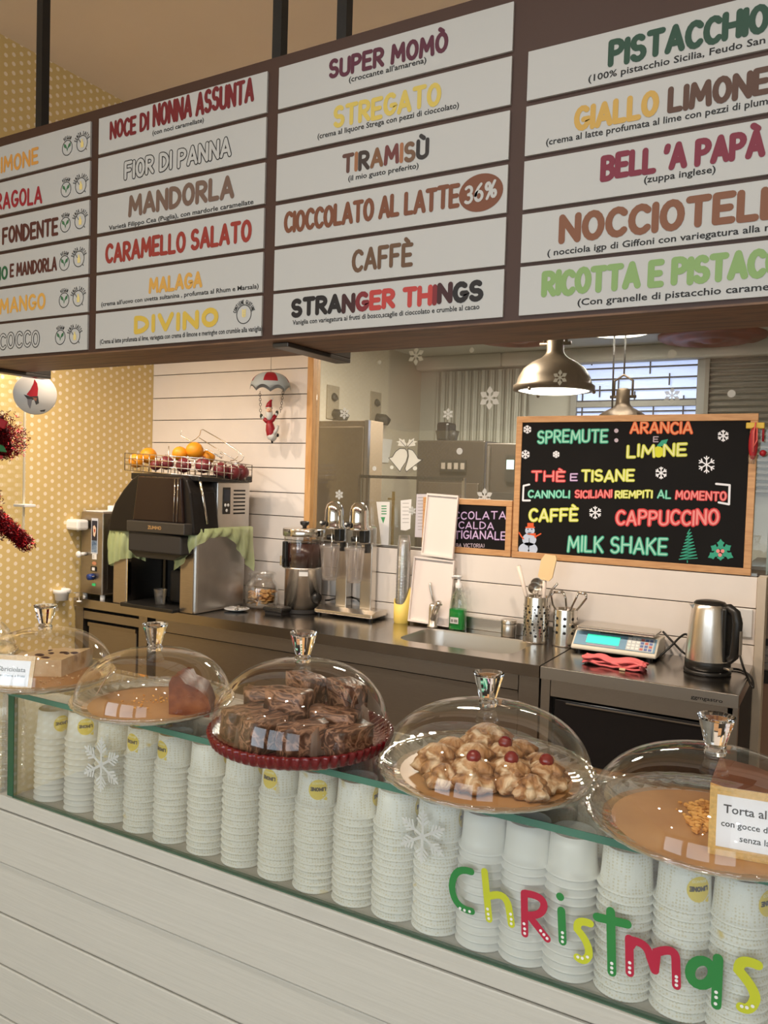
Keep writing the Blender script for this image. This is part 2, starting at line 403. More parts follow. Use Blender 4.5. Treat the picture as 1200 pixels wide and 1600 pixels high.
struct(box('wall_far', XL, XR, YBB, YBB + .1, 0, 2.62, mat('far_wall', srgb(190, 190, 180), .8, noise=.03, nscale=2)))
struct(box('wall_right', XR, XR + .1, YF, YBB, 0, ZC, CREAM))
# street wall behind the camera with three shop windows
wf = struct(box('wall_front', XL, XR, YF - .1, YF, 0, .55, CREAM))
box('wall_panel', XL, XR, YF - .1, YF, 2.85, ZC, CREAM, wf)
for a, b in ((XL, -3.1), (-1.5, -1.2), (.4, .7), (2.3, XR)): box('wall_panel', a, b, YF - .1, YF, .55, 2.85, CREAM, wf)
# white shiplap wall and half wall under the inner window
SHIP = mat('white_shiplap', srgb(238, 228, 218), .5, noise=.02, nscale=8)
GAP = mat('shiplap_gap', srgb(60, 45, 38), .8)
wb = struct(box('wall_back', XL, -2.262, YB + .012, YB + .10, 0, ZC, GAP))
zs = [0.0, .27, .39, .505, .62, .735, .853, .969, 1.1045, 1.2215, 1.338, 1.454, 1.576, 1.699, 1.82, 1.939, 2.064, 2.185, 2.31, 2.44, 2.57, 2.70, 2.84, 2.98, 3.12, 3.28, ZC]
for a, b in zip(zs[:-1], zs[1:]): box('plank', XL, -2.262, YB, YB + .014, a + .002, b - .002, SHIP, wb, .001, 1)
hw_ = struct(box('wall_half', -2.262, -.245, YB + .012, YB + .07, 0, 1.222, GAP))
for a, b in zip(zs[:9], zs[1:10]):
    box('plank', -2.262, -.247, YB, YB + .014, a + .002, b - .002, SHIP, hw_, .001, 1)
box('end_post', -.245, -.215, YB - .02, YB + .075, 0, 1.222, mat('post_wood', srgb(205, 190, 170), .6, noise=.06, nscale=12), hw_, .002)
struct(box('wall_over_glass', -2.262, XR, YB + .012, YB + .10, 2.45, ZC, SHIP))
# inner window: pine post, clear pane, channel
PINE = ramp_mat('pine_wood', [(.3, srgb(196, 142, 84)), (.55, srgb(216, 165, 105)), (.75, srgb(180, 125, 70))], 6, .5, stretch=(8, 8, 1))
w1 = struct(thing('window_1', '', '')); del w1['label']; del w1['category']
box('pine_post', -2.262, -2.228, YB - .012, YB + .05, 1.0, 2.45, PINE, w1, .002)
box('glass_channel', -2.228, -.25, YB + .012, YB + .034, 1.222, 1.232, mat('channel_grey', srgb(150, 145, 138), .4, 1.0), w1)
PANE = clear_mat('partition_glass', (.93, .93, .90), .022, .35, 0.0, .3, haze=.04, hazecol=srgb(190, 175, 150))
box('pane', -2.226, -.222, YB + .018, YB + .026, 1.231, 2.45, PANE, w1)
box('pane_edge_strip', -.222, -.216, YB + .017, YB + .027, 1.231, 2.45, mat('pane_edge', srgb(170, 185, 175), .2, trans=.5), w1)
struct(box('trim_1', XL + .0, -2.5, YBB - .12, YBB, 2.5, 2.62, mat('cornice', srgb(200, 200, 190), .7), None, .02))
struct(box('trim_2', -2.5, XR, YBB - .12, YBB, 2.5, 2.62, mat('cornice', srgb(200, 200, 190), .7), None, .02))
# ------------------------------------------------------------------ far window with bars
a = gy(906, 556, YBB); b = gy(1088, 648, YBB); A0 = gy(906, 700, YBB)
wx0, wx1, wz0, wz1 = a.x, b.x, 1.45, a.z
w2 = struct(thing('window_2', '', '')); del w2['label']; del w2['category']
FR = mat('window_frame_grey', srgb(150, 150, 145), .5); BAR = mat('window_bar_iron', srgb(45, 48, 55), .5)
SKYP = mat('frosted_daylit_pane', (.52, .64, 1.0), emit=1.0)
for x0, x1, z0, z1 in ((wx0 - .05, wx1 + .05, wz1, wz1 + .05), (wx0 - .05, wx1 + .05, wz0 - .05, wz0), (wx0 - .05, wx0, wz0, wz1), (wx1, wx1 + .07, wz0, wz1), (wx0, wx1, wz1 - .42, wz1 - .375)):
    box('window_frame', x0, x1, YBB - .05, YBB, z0, z1, FR, w2, .004)
box('pane', wx0, wx1, YBB - .012, YBB - .002, wz0, wz1 - .42, SKYP, w2); box('pane', wx0, wx1, YBB - .012, YBB - .002, wz1 - .375, wz1, SKYP, w2)
for k in range(11):
    zz = wz1 - .03 - k * .085
    box('window_bar', wx0, wx1, YBB - .034, YBB - .024, zz - .006, zz + .006, BAR, w2)
nb = [(.12, .0, .085), (.62, .0, .17), (.36, .2, .3), (.78, .17, .26), (.5, .3, .42), (.2, .25, .34), (.34, .42, .55), (.66, .42, .6), (.9, .34, .5), (.16, .5, .62), (.05, .1, .7), (.48, .55, .72)]
for u, t0, t1 in nb:
    xx = wx0 + u * (wx1 - wx0); box('window_bar', xx - .005, xx + .005, YBB - .038, YBB - .028, wz1 - t1, wz1 - t0, BAR, w2)
# louvred shutter beside it
LS = gy(1112, 555, YBB)
ls = thing('louvre_shutter', 'grey louvred shutter on the far wall right of the barred window', 'shutter', (LS.x, YBB, 1.6))
LM = mat('louvre_grey', srgb(135, 130, 120), .6)
box('shutter_frame', -.03, 0, -.07, 0, -.1, .93, LM, ls); box('shutter_frame', .9, .93, -.07, 0, -.1, .93, LM, ls)
for k in range(22):
    m = MB().box(0, .9, -.03, .01, -.004, .004); m.xf(Matrix.Rotation(.6, 4, 'X')); m.build('slat', LM, ls, (0, -.035, -.06 + k * .045))
# long pale curtains on the far wall left of the lamp
cm = MB(); N = 60
cx0, cx1 = gy(690, 600, YBB).x, gy(830, 600, YBB).x
pts = [(cx0 + (cx1 - cx0) * i / N, YBB - .09 + .028 * math.sin(i * 1.15)) for i in range(N + 1)]
for i in range(N):
    (x0, y0), (x1, y1) = pts[i], pts[i + 1]; cm.add([(x0, y0, 1.2), (x1, y1, 1.2), (x1, y1, 2.48), (x0, y0, 2.48)], [(0, 1, 2, 3)], 0, True)
o = cm.build('curtain', mat('pale_curtain', srgb(188, 188, 178), .8), None, fixn=False)
sm_ = o.modifiers.new('thick', 'SOLIDIFY'); sm_.thickness = .004
tag(o, 'long pale pleated curtain on the far wall behind the glass', 'curtain')
# ================================================================== MENU BOARD
BY = 1.6; BZ0, BZ1 = 1.872, 2.566
BROWN = mat('board_brown', srgb(66, 42, 33), .5, noise=.04, nscale=4)
WOODU = ramp_mat('board_underside_wood', [(.25, srgb(60, 40, 30)), (.5, srgb(120, 86, 60)), (.62, srgb(84, 58, 42)), (.8, srgb(150, 115, 85))], 3.0, .55, stretch=(1, 9, 9), distortion=.6)
mb_ = thing('menu_board', 'long hanging brown flavour board with rows of white sign panels', 'sign', (0, BY, BZ0))
OFF = (0, BY, BZ0)
m = MB().box(-2.62, .06, .004, .225, .004, BZ1 - BZ0); m.build('board_body', BROWN, mb_)
MB().box(-2.62, .06, .0, .225, .0, .004).build('board_underside', WOODU, mb_)
IRON = mat('black_iron_rod', (.012, .011, .011), .5)
for x in (-2.255, -1.317, -1.118): box('hanging_rod', x - .014, x + .014, .08, .108, BZ1 - BZ0, ZC - BZ0, IRON, mb_)
CHAN = mat('bracket_steel', srgb(88, 84, 80), .4, .8)
for x in (-1.243, -2.52):
    k = MB().box(x - .025, x + .025, .03, .325, -.012, -.0005).build('bracket_channel', CHAN, mb_, bevel=.002); MB().box(x - .025, x + .025, .226, .325, -.0005, .03).build('bracket_web', CHAN, k, bevel=.002)
    MB().box(x - .018, x + .018, .30, .327, -.006, .024).build('end_plug', BLACKM, k)
rows = [(2.435, 2.535), (2.325, 2.424), (2.2125, 2.313), (2.1025, 2.2015), (1.9935, 2.093), (1.885, 1.985)]
cols = [(-2.53, -1.916), (-1.881, -1.279), (-1.243, -.636), (-.600, .005)]
PANEL = mat('sign_panel_white', srgb(186, 184, 181), .45)
PAN = {}
def lf(c): return mat('ink_%d_%d_%d' % c, srgb(*c), .55)
for ci, (x0, x1) in enumerate(cols):
    for ri, (z0, z1) in enumerate(rows):
        if ci == 3 and ri == 0: continue
        PAN[ci, ri] = MB().box(x0, x1, -.0016, .006, z0 - BZ0, z1 - BZ0).build('sign_panel', PANEL, mb_)
YT = BY - .0022; YT2 = BY - .0028
def title(ci, ri, text, pl, pr, h, hw, colr, mfun=None, cap=None, gap=.22, outline=False):
    p = PAN[ci, ri]
    hw *= .77 if not outline else .85
    cl = colr if isinstance(colr, list) else [colr]
    ms = [lf(c) for c in cl]
    wall_word('lettering', text, YT, pl, pr, h, hw, ms, p, mfun or (lambda k: 0), gap, off=OFF, jit=.03)
    if outline: 
        A = gy(pl[0], pl[1], YT2); B = gy(pr[0], pr[1], YT2)
        m = MB(); word(m, text, lambda u, v: (u, YT2 - BY, v - BZ0), A.x + .0025, B.x - .0025, (A.z + B.z) / 2 + .0025, h - .005, hw - .0025, gap=gap, jit=.03 , rng=random.Random(len(text) * 7 + int(h * 1e4)))
        m.build('lettering_fill', PANEL, p, fixn=False)
    if cap:
        t, cl_, cr_, ch = cap
        A = gy(cl_[0], cl_[1], YT); B = gy(cr_[0], cr_[1], YT)
        typeset('caption', t, (A.x, YT, (A.z + B.z) / 2), B.x - A.x, INK, p, OFF, ch)
K = .3667
title(0, 0, 'LIMONE', (-10, 275), (60, 256), .051, .0062, (205, 145, 70))
title(0, 1, 'FRAGOLA', (-18, 331), (66, 318), .054, .0062, (150, 32, 45))
title(0, 2, 'FONDENTE', (3, 383), (91, 367), .054, .0066, (82, 40, 34))
title(0, 3, 'PISTACCHIO', (-72, 452), (12, 436), .043, .0055, (40, 95, 60)); 
wall_word('lettering', 'E MANDORLA', YT, (15, 434), (89, 423), .043, .0039, [lf((82, 40, 34))], PAN[0, 3], off=OFF)
title(0, 4, 'MANGO', (-1, 491), (71, 483), .050, .0062, (214, 160, 75))
title(0, 5, 'COCCO', (-2, 548), (62, 542), .054, .0066, (30, 27, 26), outline=True)
title(1, 0, 'NOCE DI', (171, 220), (233, 203), .052, .0062, (112, 28, 34))
wall_word('lettering', 'NONNA ASSUNTA', YT, (238, 201), (397, 157), .062, .0053, [lf((112, 28, 34))], PAN[1, 0], off=OFF, jit=.03)
typeset('caption', '(con noci caramellate)', tuple(gy(238, 211, YT)), .185, INK, PAN[1, 0], OFF, .012)
title(1, 1, 'FIOR DI PANNA', (193, 284), (362, 244), .055, .0082, (25, 23, 22), outline=True)
title(1, 2, 'MANDORLA', (200, 341), (366, 308), .061, .0085, (112, 88, 76), cap=('Varietà Filippo Cea (Puglia), con mardorle caramellate', (170, 360), (396, 318), .0125))
title(1, 3, 'CARAMELLO SALATO', (164, 413), (393, 378), .057, .0072, (145, 50, 42))
title(1, 4, 'MALAGA', (232, 459), (316, 450), .044, .0062, (205, 155, 75), cap=("(crema all'uovo con uvetta sultanina , profumata al Rhum e Marsala)", (158, 478), (404, 451), .012))
title(1, 5, 'DIVINO', (209, 522), (341, 512), .051, .0092, (205, 172, 70), gap=.26, cap=('(Crema al latte profumata al lime, variegata con crema di limone e meringhe con crumble alla vaniglia)', (156, 538), (410, 516), .013))
title(2, 0, 'SUPER MOMÒ', (513, 125), (700, 81), .046, .0062, (86, 34, 54), cap=("(croccante all'amarena)", (545, 128), (666, 98), .0125))
title(2, 1, 'STREGATO', (520, 201), (689, 165), .052, .0068, (205, 180, 88), cap=('(crema al liquore Strega con pezzi di cioccolato)', (496, 217), (717, 168), .0125))
tc_ = [(92, 60, 52), (150, 100, 68), (58, 46, 42), (120, 82, 55), (105, 52, 50), (160, 105, 72), (110, 80, 60), (45, 40, 40)]
title(2, 2, 'TIRAMISÙ', (534, 273), (670, 247), .046, .0062, tc_, mfun=lambda k: k % 8, cap=('(il mio gusto preferito)', (544, 282), (654, 263), .012))
title(2, 3, 'CIOCCOLATO AL LATTE', (443, 365), (718, 325), .053, .0066, (116, 68, 46), gap=.2)
title(2, 4, 'CAFFÈ', (549, 427), (645, 415), .054, .0064, (100, 72, 52))
st_ = [(28, 22, 24), (60, 26, 30), (120, 35, 42), (178, 60, 56)]
title(2, 5, 'STRANGER THINGS', (454, 498), (755, 469), .047, .0076, st_, mfun=lambda k: [0, 0, 0, 0, 1, 2, 3, 3, 0, 3, 3, 2, 1, 0, 0][k], cap=('Vaniglia con variegatura ai frutti di bosco,scaglie di cioccolato e crumble al cacao', (457, 509), (749, 481), .0115))
title(3, 1, 'PISTACCHIO', (949, 109), (1202, 48), .053, .0075, (36, 70, 54), cap=('(100% pistacchio Sicilia, Feudo San Biagio)', (919, 129), (1264, 51), .013))
title(3, 2, 'GIALLO', (896, 206), (1029, 182), .050, .0072, (196, 156, 78))
wall_word('lettering', 'LIMONE', YT, (1042, 178), (1204, 147), .050, .0054, [lf((86, 58, 46))], PAN[3, 2], off=OFF, jit=.03)
A = gy(853, 227, YT); typeset('caption', '(crema al latte profumata al lime con pezzi di plumcake)', (A.x, YT, A.z), gy(1242, 151, YT).x - A.x, INK, PAN[3, 2], OFF, .013)
title(3, 3, "BELL 'A PAPÀ", (937, 285), (1196, 243), .052, .0074, (120, 36, 56), cap=('(zuppa inglese)', (1006, 286), (1118, 269), .013))
title(3, 4, 'NOCCIOTELLA', (872, 382), (1273, 335), .060, .0088, (124, 78, 54), cap=('( nocciola igp di Giffoni con variegatura alla nocciola)', (855, 400), (1275, 352), .013))
title(3, 5, 'RICOTTA E PISTACCHIO', (845, 465), (1299, 426), .054, .0082, (130, 160, 98), cap=('(Con granelle di pistacchio caramellato)', (902, 479), (1252, 447), .0135))
# 36% oval
m = MB(); c_ = gy(751, 301, YT)
m.add([(c_.x + .051 * math.cos(t * PI / 18), YT - BY, c_.z - BZ0 + .04 * math.sin(t * PI / 18)) for t in range(36)], [tuple(range(36))])
o = m.build('badge', lf((116, 68, 46)), PAN[2, 3], fixn=False)
m = MB(); word(m, '36%', lambda u, v: (u, YT2 - BY, v - BZ0 + .06 * (u - c_.x)), c_.x - .038, c_.x + .038, c_.z - .019, .040, .0032); m.build('lettering', PANEL, PAN[2, 3], fixn=False)
# round allergen badges
LEAF = lf((62, 110, 74)); WHEAT = lf((222, 200, 130))
def ring(mb, c, r, hw, m=0, a0=0, a1=360):
    ribbon(mb, [(c[0] + r * math.cos(math.radians(a)), c[1] + r * math.sin(math.radians(a))) for a in [a0 + (a1 - a0) * i / 24 for i in range(25)]], hw, lambda u, v: (u, YT - BY, v - BZ0), m, 6)
def blob(mb, pts, c, s, m): mb.add([(c[0] + u * s, YT - BY, c[1] + v * s - BZ0) for u, v in pts], [tuple(range(len(pts)))], m)
def arctext(mb, text, c, r, a0, a1, h, hw):
    n = len(text)
    for k, ch in enumerate(text):
        a = math.radians(a0 + (a1 - a0) * (k + .5) / n); w_, st = GLY[ch]
        for p in st:
            q = []
            for u, v in p:
                uu = (u - w_ / 2) * h * .8; vv = r + v * h
                q.append((c[0] + vv * math.cos(a) + uu * math.sin(a), c[1] + vv * math.sin(a) - uu * math.cos(a)))
            ribbon(mb, q, hw, lambda u, v: (u, YT - BY, v - BZ0), 0, 5)
leafp = [(0, -.6), (.15, -.1), (.75, .2), (.8, .75), (.3, .5), (.08, 0), (0, -.2)]
for ri, (vx, vy, sx, sy_) in enumerate([(105, 231, 128, 224), (103, 296, 126, 290), (102, 351, 125, 345), (100.5, 411, 123, 404.5), (100, 469, 122, 466), (94, 527, 116.5, 525)]):
    c = gy(vx, vy, YT); c = (c.x, c.z); m = MB(); ring(m, c, .0215, .0011); arctext(m, 'VEGAN', c, .025, 125, 55, .009, .0009)
    blob(m, leafp, c, .019, 1); blob(m, [(-u, v) for u, v in leafp[::-1]], c, .019, 1); m.build('vegan_badge', [INK, LEAF], PAN[0, ri], fixn=False)
    c = gy(sx, sy_, YT); c = (c.x, c.z); m = MB(); ring(m, c, .0225, .0011); arctext(m, 'SENZA LATTE', c, .0255, 165, 15, .009, .0009)
    blob(m, [(-.3, -.6), (.35, -.6), (.35, .1), (.12, .35), (.12, .65), (-.15, .65), (-.15, .35), (-.3, .1)], c, .019, 1)
    ribbon(m, [(c[0] + .0225 * .8, c[1] - .0225 * .8), (c[0] + .02, c[1] - .021)], .0012, lambda u, v: (u, YT - BY, v - BZ0), 0, 6)
    ribbon(m, [(c[0] - .015, c[1] + .015), (c[0] - .006, c[1] + .004)], .0009, lambda u, v: (u, YT - BY, v - BZ0), 0, 6)
    m.build('milk_free_badge', [INK, WHEAT], PAN[0, ri], fixn=False)
c = gy(381, 491, YT); c = (c.x, c.z); m = MB(); ring(m, c, .0235, .0011); arctext(m, 'CONTIENE GLUTINE', c, .0265, 170, 10, .009, .0009)
for k in range(3):
    for s in (-1, 1): blob(m, [(0, -.45 + k * .35), (s * .3, -.3 + k * .35), (s * .35, .05 + k * .35), (s * .05, -.12 + k * .35)][::s], c, .019, 1)
m.build('gluten_badge', [INK, WHEAT], PAN[1, 5], fixn=False)
# ================================================================== FRONT COUNTER
GY0, GY1, GZ, SZ = 1.003, 1.245, 1.095, .881
fc = thing('display_counter', 'white plank shop counter with a glass case along its top', 'counter', (0, GY0, 0))
WPL = mat('white_washed_plank', srgb(190, 187, 178), .55, noise=.03, nscale=10, bump=.07, bscale=14, stretch=(.6, 6, 14))
box('carcass', XL + .02, .9, .022, .55, 0, SZ - .03, mat('counter_core', srgb(120, 112, 104), .7), fc)
box('ledge_plank', XL + .02, .9, -.004, .55, SZ - .028, SZ, WPL, fc, .002)
pz = [0.0, .105, .211, .317, .423, .529, .635, .741, .851]
for a_, b_ in zip(pz[:-1], pz[1:]):
    box('plank', XL + .02, .9, 0.002 if b_ < .85 else -.003, .024, a_ + .0015, b_ - .0015, WPL, fc, .003, 2)
m = MB().box(-1.418, .9, 0, GY1 - GY0, GZ - .010, GZ); m.build('glass_top', [SHEET], fc)
MB().box(-1.418, .9, -.0012, 0, GZ - .010, GZ).build('glass_top_edge', GREENGLASS, fc)
MB().box(-3.2, -1.424, 0, GY1 - GY0, GZ - .010, GZ).build('glass_top', SHEET, fc)
MB().box(-3.2, -1.424, -.0012, 0, GZ - .010, GZ).build('glass_top_edge', GREENGLASS, fc)
MB().box(-1.400, .9, .003, .009, SZ, GZ - .010).build('front_glass', SHEET, fc)
MB().box(-3.2, -1.438, .003, .009, SZ, GZ - .010).build('front_glass', SHEET, fc)
MB().box(-1.4, .9, .0, .012, SZ, SZ + .0016).build('glass_bottom_edge', mat('dark_green_glass', srgb(70, 100, 82), .2), fc)
MB().box(-1.420, -1.402, .003, .012, SZ, GZ - .010).build('side_glass_edge', mat('deep_green_glass', srgb(38, 88, 66), .15), fc)
MB().box(-1.416, -1.408, .012, GY1 - GY0, SZ, GZ - .010).build('side_glass', SHEET, fc)
MB().box(-1.4, .9, GY1 - GY0 - .008, GY1 - GY0, SZ, GZ - .010).build('case_back', mat('case_back_white', srgb(205, 200, 190), .6), fc)
# ------------------------------------------------------------------ paper cups, upside down in nested stacks
R0, R1, CH, PITCH = .0368, .0305, .054, .0113
prof = [(R0 - .002, 0.0008), (R0, 0), (R0 + .0008, .0015), (R0, .0032), (R0 - .0030, .0040)] + [(R0 - .0036 + (R1 - R0 + .0036) * t, .0042 + (CH - .0042) * t) for t in (.3, .65, 1)] + [(R1 - .0015, CH), (R1 - .0025, CH - .003), (0.0001, CH - .003)]
def dotted_cup():
    m = bpy.data.materials.new('dotted_cup_paper'); m.use_nodes = True; nt = m.node_tree; b = nt.nodes['Principled BSDF']; b.inputs['Roughness'].default_value = .55
    tc = nt.nodes.new('ShaderNodeTexCoord'); v = nt.nodes.new('ShaderNodeTexVoronoi'); v.inputs['Scale'].default_value = 240; v.inputs['Randomness'].default_value = .25
    nt.links.new(tc.outputs['Object'], v.inputs['Vector'])
    r = nt.nodes.new('ShaderNodeValToRGB'); r.color_ramp.elements[0].position = .25; r.color_ramp.elements[1].position = .42
    r.color_ramp.elements[0].color = (*srgb(222, 213, 188), 1); r.color_ramp.elements[1].color = (*srgb(240, 237, 228), 1)
    nt.links.new(v.outputs['Distance'], r.inputs['Fac'])
    n = nt.nodes.new('ShaderNodeTexNoise'); n.inputs['Scale'].default_value = 22
    oi = nt.nodes.new('ShaderNodeObjectInfo'); va = nt.nodes.new('ShaderNodeVectorMath'); va.operation = 'ADD'
    cb = nt.nodes.new('ShaderNodeCombineXYZ'); ml = nt.nodes.new('ShaderNodeMath'); ml.operation = 'MULTIPLY'; ml.inputs[1].default_value = 9
    nt.links.new(oi.outputs['Random'], ml.inputs[0]); nt.links.new(ml.outputs[0], cb.inputs[0]); nt.links.new(cb.outputs[0], va.inputs[0]); nt.links.new(tc.outputs['Object'], va.inputs[1]); nt.links.new(va.outputs[0], n.inputs['Vector'])
    r2 = nt.nodes.new('ShaderNodeValToRGB'); r2.color_ramp.elements[0].position = .70; r2.color_ramp.elements[1].position = .76
    mx = nt.nodes.new('ShaderNodeMix'); mx.data_type = 'RGBA'; nt.links.new(n.outputs['Fac'], r2.inputs['Fac']); nt.links.new(r2.outputs['Color'], mx.inputs[0])
    nt.links.new(r.outputs['Color'], mx.inputs[6]); mx.inputs[7].default_value = (*srgb(222, 196, 100), 1)
    nt.links.new(mx.outputs[2], b.inputs['Base Color'])
    bp = nt.nodes.new('ShaderNodeBump'); bp.inputs['Strength'].default_value = .3; bp.inputs['Distance'].default_value = .001
    nt.links.new(v.outputs['Distance'], bp.inputs['Height']); nt.links.new(bp.outputs['Normal'], b.inputs['Normal']); return m
DOTCUP = dotted_cup(); PLAINCUP = mat('plain_cup_paper', srgb(232, 229, 222), .45)
cupA = MB().lathe(prof, n=30).build('paper_cup', DOTCUP); cupB = MB().lathe(prof, n=30).build('paper_cup', PLAINCUP)
meshA, meshB = cupA.data, cupB.data
bpy.data.objects.remove(cupA); bpy.data.objects.remove(cupB)
YEL = mat('lemon_yellow_print', srgb(236, 208, 80), .55)
def cone(u, v, d=.0004):   # u along the girth, v up the standing cup
    z = v; r = R0 - .0036 + (R1 - R0 + .0036) * (z - .0042) / (CH - .0042) + d
    a = u / .032 - PI / 2
    return (r * math.cos(a), r * math.sin(a), z)
def print_mesh():
    m = MB(); c = (0, .029); n = 20; R = .0155
    for ri in range(3):
        for k in range(n):
            a, b = 2 * PI * k / n, 2 * PI * (k + 1) / n; ra, rb = R * ri / 3, R * (ri + 1) / 3
            m.add([cone(c[0] + r * math.cos(t), c[1] + r * 1.02 * math.sin(t)) for r, t in ((ra, a), (rb, a), (rb, b), (ra, b))], [(0, 1, 2, 3)])
    m.add([cone(*p) for p in ((.008, .014), (.014, .0115), (.0145, .019))], [(0, 1, 2)])
    word(m, 'LIMONE', lambda u, v: cone(-u, 2 * .029 - v, .0007), -.0125, .0125, .0250, .0065, .0009, lambda k: 1)
    word(m, 'BIANCO', lambda u, v: cone(-u, 2 * .029 - v, .0007), -.0095, .0095, .0172, .0038, .0005, lambda k: 2)
    return m
pm = print_mesh().build('lemon_print', [YEL, INK, mat('pale_yellow_ink', srgb(245, 232, 165), .6)], None, fixn=False); pmesh = pm.data; bpy.data.objects.remove(pm)
stacks = [(62, 12, 0, 25), (110, 13, 0, 2), (158, 13, 1, None), (205, 13, 1, -48), (253, 13, 1, -55), (307, 13, 1, 75), (363, 13, 1, 70), (422, 13, 1, -40), (480, 13, 1, 0), (543, 13, 1, 72), (608, 13, 1, 80), (675, 13, 1, 85), (748, 13, 0, None), (818, 13, 0, None), (890, 13, 0, None), (978, 13, 1, None), (1072, 13, 1, 33), (1165, 13, 1, 62)]
rc = random.Random(3)
SX = []
for si, (px, n, dot, ang) in enumerate(stacks):
    X = gy(px, 1200, 1.022).x; SX.append(X); cy = 1.055
    for k in range(n):
        ok = n - 1 - k
        o = bpy.data.objects.new('paper_cup', meshA if dot else meshB); C.objects.link(o)
        o.location = (X + rc.uniform(-.0006, .0006), cy + rc.uniform(-.0006, .0006), SZ + .0005 + k * PITCH); o.rotation_euler = (0, 0, rc.uniform(0, 6))
        pos = 'top cup' if ok == 0 else ORD[ok] + ' cup down'
        tag(o, '%s upturned paper cup, %s in the %s stack from the left' % ('dotted cream' if dot else 'plain white', pos, ORD[si]), 'cup', 'upturned paper cups stacked in the glass case')
        if ok == 0 and ang is not None:
            o.rotation_euler = (0, 0, 0)
            q = bpy.data.objects.new('lemon_print', pmesh); C.objects.link(q); q.parent = o; q.rotation_euler = (0, 0, math.radians(ang) + math.atan2(X, cy) * -1 * 1.0)
# the second row behind
m = MB(); low = [(R0, 0), (R0 + .0008, .0015), (R0 - .0034, .0042), (R0 - .0036, PITCH)]; topp = [(R0, 0), (R0 + .0008, .0015), (R0 - .002, .0042), (R1, CH), (R1 - .002, CH - .003), (.0001, CH - .003)]
for X in SX + [SX[-1] + .08, SX[-1] + .16]:
    xx = X + .012
    for k in range(13): m.lathe(topp if k == 12 else low, (xx, 1.142, SZ + .0005 + k * PITCH), 18)
o = m.build('paper_cup_rows', DOTCUP, None, fixn=False); o['kind'] = 'stuff'; o['label'] = 'second row of stacked paper cups behind the front row'; o['category'] = 'cups'
# clear plastic cup stack beyond the glass end
PLAST = clear_mat('clear_plastic', (.93, .93, .92), .05, .6, .08, .35, haze=.09, hazecol=(.85, .85, .85))
X = gy(3, 1150, 1.03).x
for k in range(12):
    o = MB().lathe([(.034, 0), (.035, .002), (.033, .004), (.030, .03 if k == 11 else .015), (.028, .06 if k == 11 else .016)], n=24).build('plastic_cup', PLAST, None, (X, 1.045, SZ + .0005 + k * .0125))
    tag(o, 'clear plastic cup in the stack left of the green glass end, %s from the bottom' % ORD[k], 'cup', 'clear plastic cups at the left end of the case')
# ================================================================== STICKERS ON THE FRONT GLASS
YS = GY0 + .0024
def sticker(name, label, cat, strokes, hw, col, group=None, dots=None, dotm=None, Y=YS, fan=12, polys=None):
    """flat adhesive shape; strokes are lists of sighted points on the glass"""
    c = gy(*strokes[0][0], Y) if strokes else gy(*polys[0][0], Y)
    m = MB()
    for st in strokes:
        ribbon(m, [(gy(px, py, Y).x - c.x, gy(px, py, Y).z - c.z) for px, py in st], hw, lambda u, v: (u, 0, v), 0, fan)
    for pl in (polys or []): m.poly([(gy(px, py, Y).x - c.x, 0, gy(px, py, Y).z - c.z) for px, py in pl])
    o = m.build(name, col, None, (c.x, Y, c.z), fixn=False); tag(o, label, cat, group)
    if dots:
        d = MB()
        for px, py in dots:
            q = gy(px, py, Y); d.add([(q.x - c.x + .0021 * math.cos(k * PI / 5), -.0006, q.z - c.z + .0021 * math.sin(k * PI / 5)) for k in range(10)], [tuple(range(10))])
        d.build('white_dots', dotm or WHITE, o, fixn=False)
    return o
SG = mat('sticker_green', srgb(44, 128, 62), .4); SY = mat('sticker_lime', srgb(190, 196, 48), .4); SR = mat('sticker_crimson', srgb(176, 34, 62), .4)
def bez(p0, p1, p2, n=7):
    return [((1 - t) ** 2 * p0[0] + 2 * t * (1 - t) * p1[0] + t * t * p2[0], (1 - t) ** 2 * p0[1] + 2 * t * (1 - t) * p1[1] + t * t * p2[1]) for t in [i / n for i in range(n + 1)]]
CG = 'glass letters spelling the holiday word'
sticker('letter_sticker', 'green letter C sticker on the front glass, first letter of the word', 'sticker', [bez((736, 1362), (708, 1352), (706, 1385)) + bez((706, 1385), (708, 1418), (737, 1424))], .0049, SG, CG, [(719, 1419), (726, 1422), (734, 1424)])
sticker('letter_sticker', 'lime letter h sticker on the front glass beside the green C', 'sticker', [[(757, 1362), (764, 1436)], bez((766, 1400), (790, 1392), (795, 1418)) + [(799, 1444)]], .005, SY, CG, [(762, 1420), (763, 1428), (764, 1435), (798, 1428), (799, 1436), (799, 1443)])
sticker('letter_sticker', 'crimson letter R sticker on the front glass, third letter', 'sticker', [[(819, 1396), (820, 1459)], [(819, 1398)] + bez((822, 1396), (850, 1400), (850, 1415)) + bez((850, 1415), (848, 1432), (826, 1430)), [(826, 1430), (855, 1467)]], .0049, SR, CG, [(819, 1443), (820, 1451), (820, 1458), (845, 1454), (850, 1460), (855, 1466)])
sticker('letter_sticker', 'green letter i sticker with a round dot above, fourth letter', 'sticker', [[(877, 1423), (879, 1471)], [(875, 1401), (875.3, 1401.3)]], .0053, SG, CG, [(879, 1457), (879, 1464), (879, 1471)])
sticker('letter_sticker', 'lime letter s sticker between the i and the t', 'sticker', [bez((922, 1443), (900, 1434), (902, 1452)) + bez((902, 1452), (922, 1475), (920, 1492)) + bez((920, 1492), (914, 1506), (902, 1496))], .005, SY, CG, [(903, 1495), (910, 1497), (918, 1495)])
sticker('letter_sticker', 'green letter t sticker with a wide crossbar, sixth letter', 'sticker', [[(954, 1424), (956, 1519)], [(933, 1433), (980, 1444)]], .0056, SG, CG, [(956, 1505), (956, 1512), (956, 1519)])
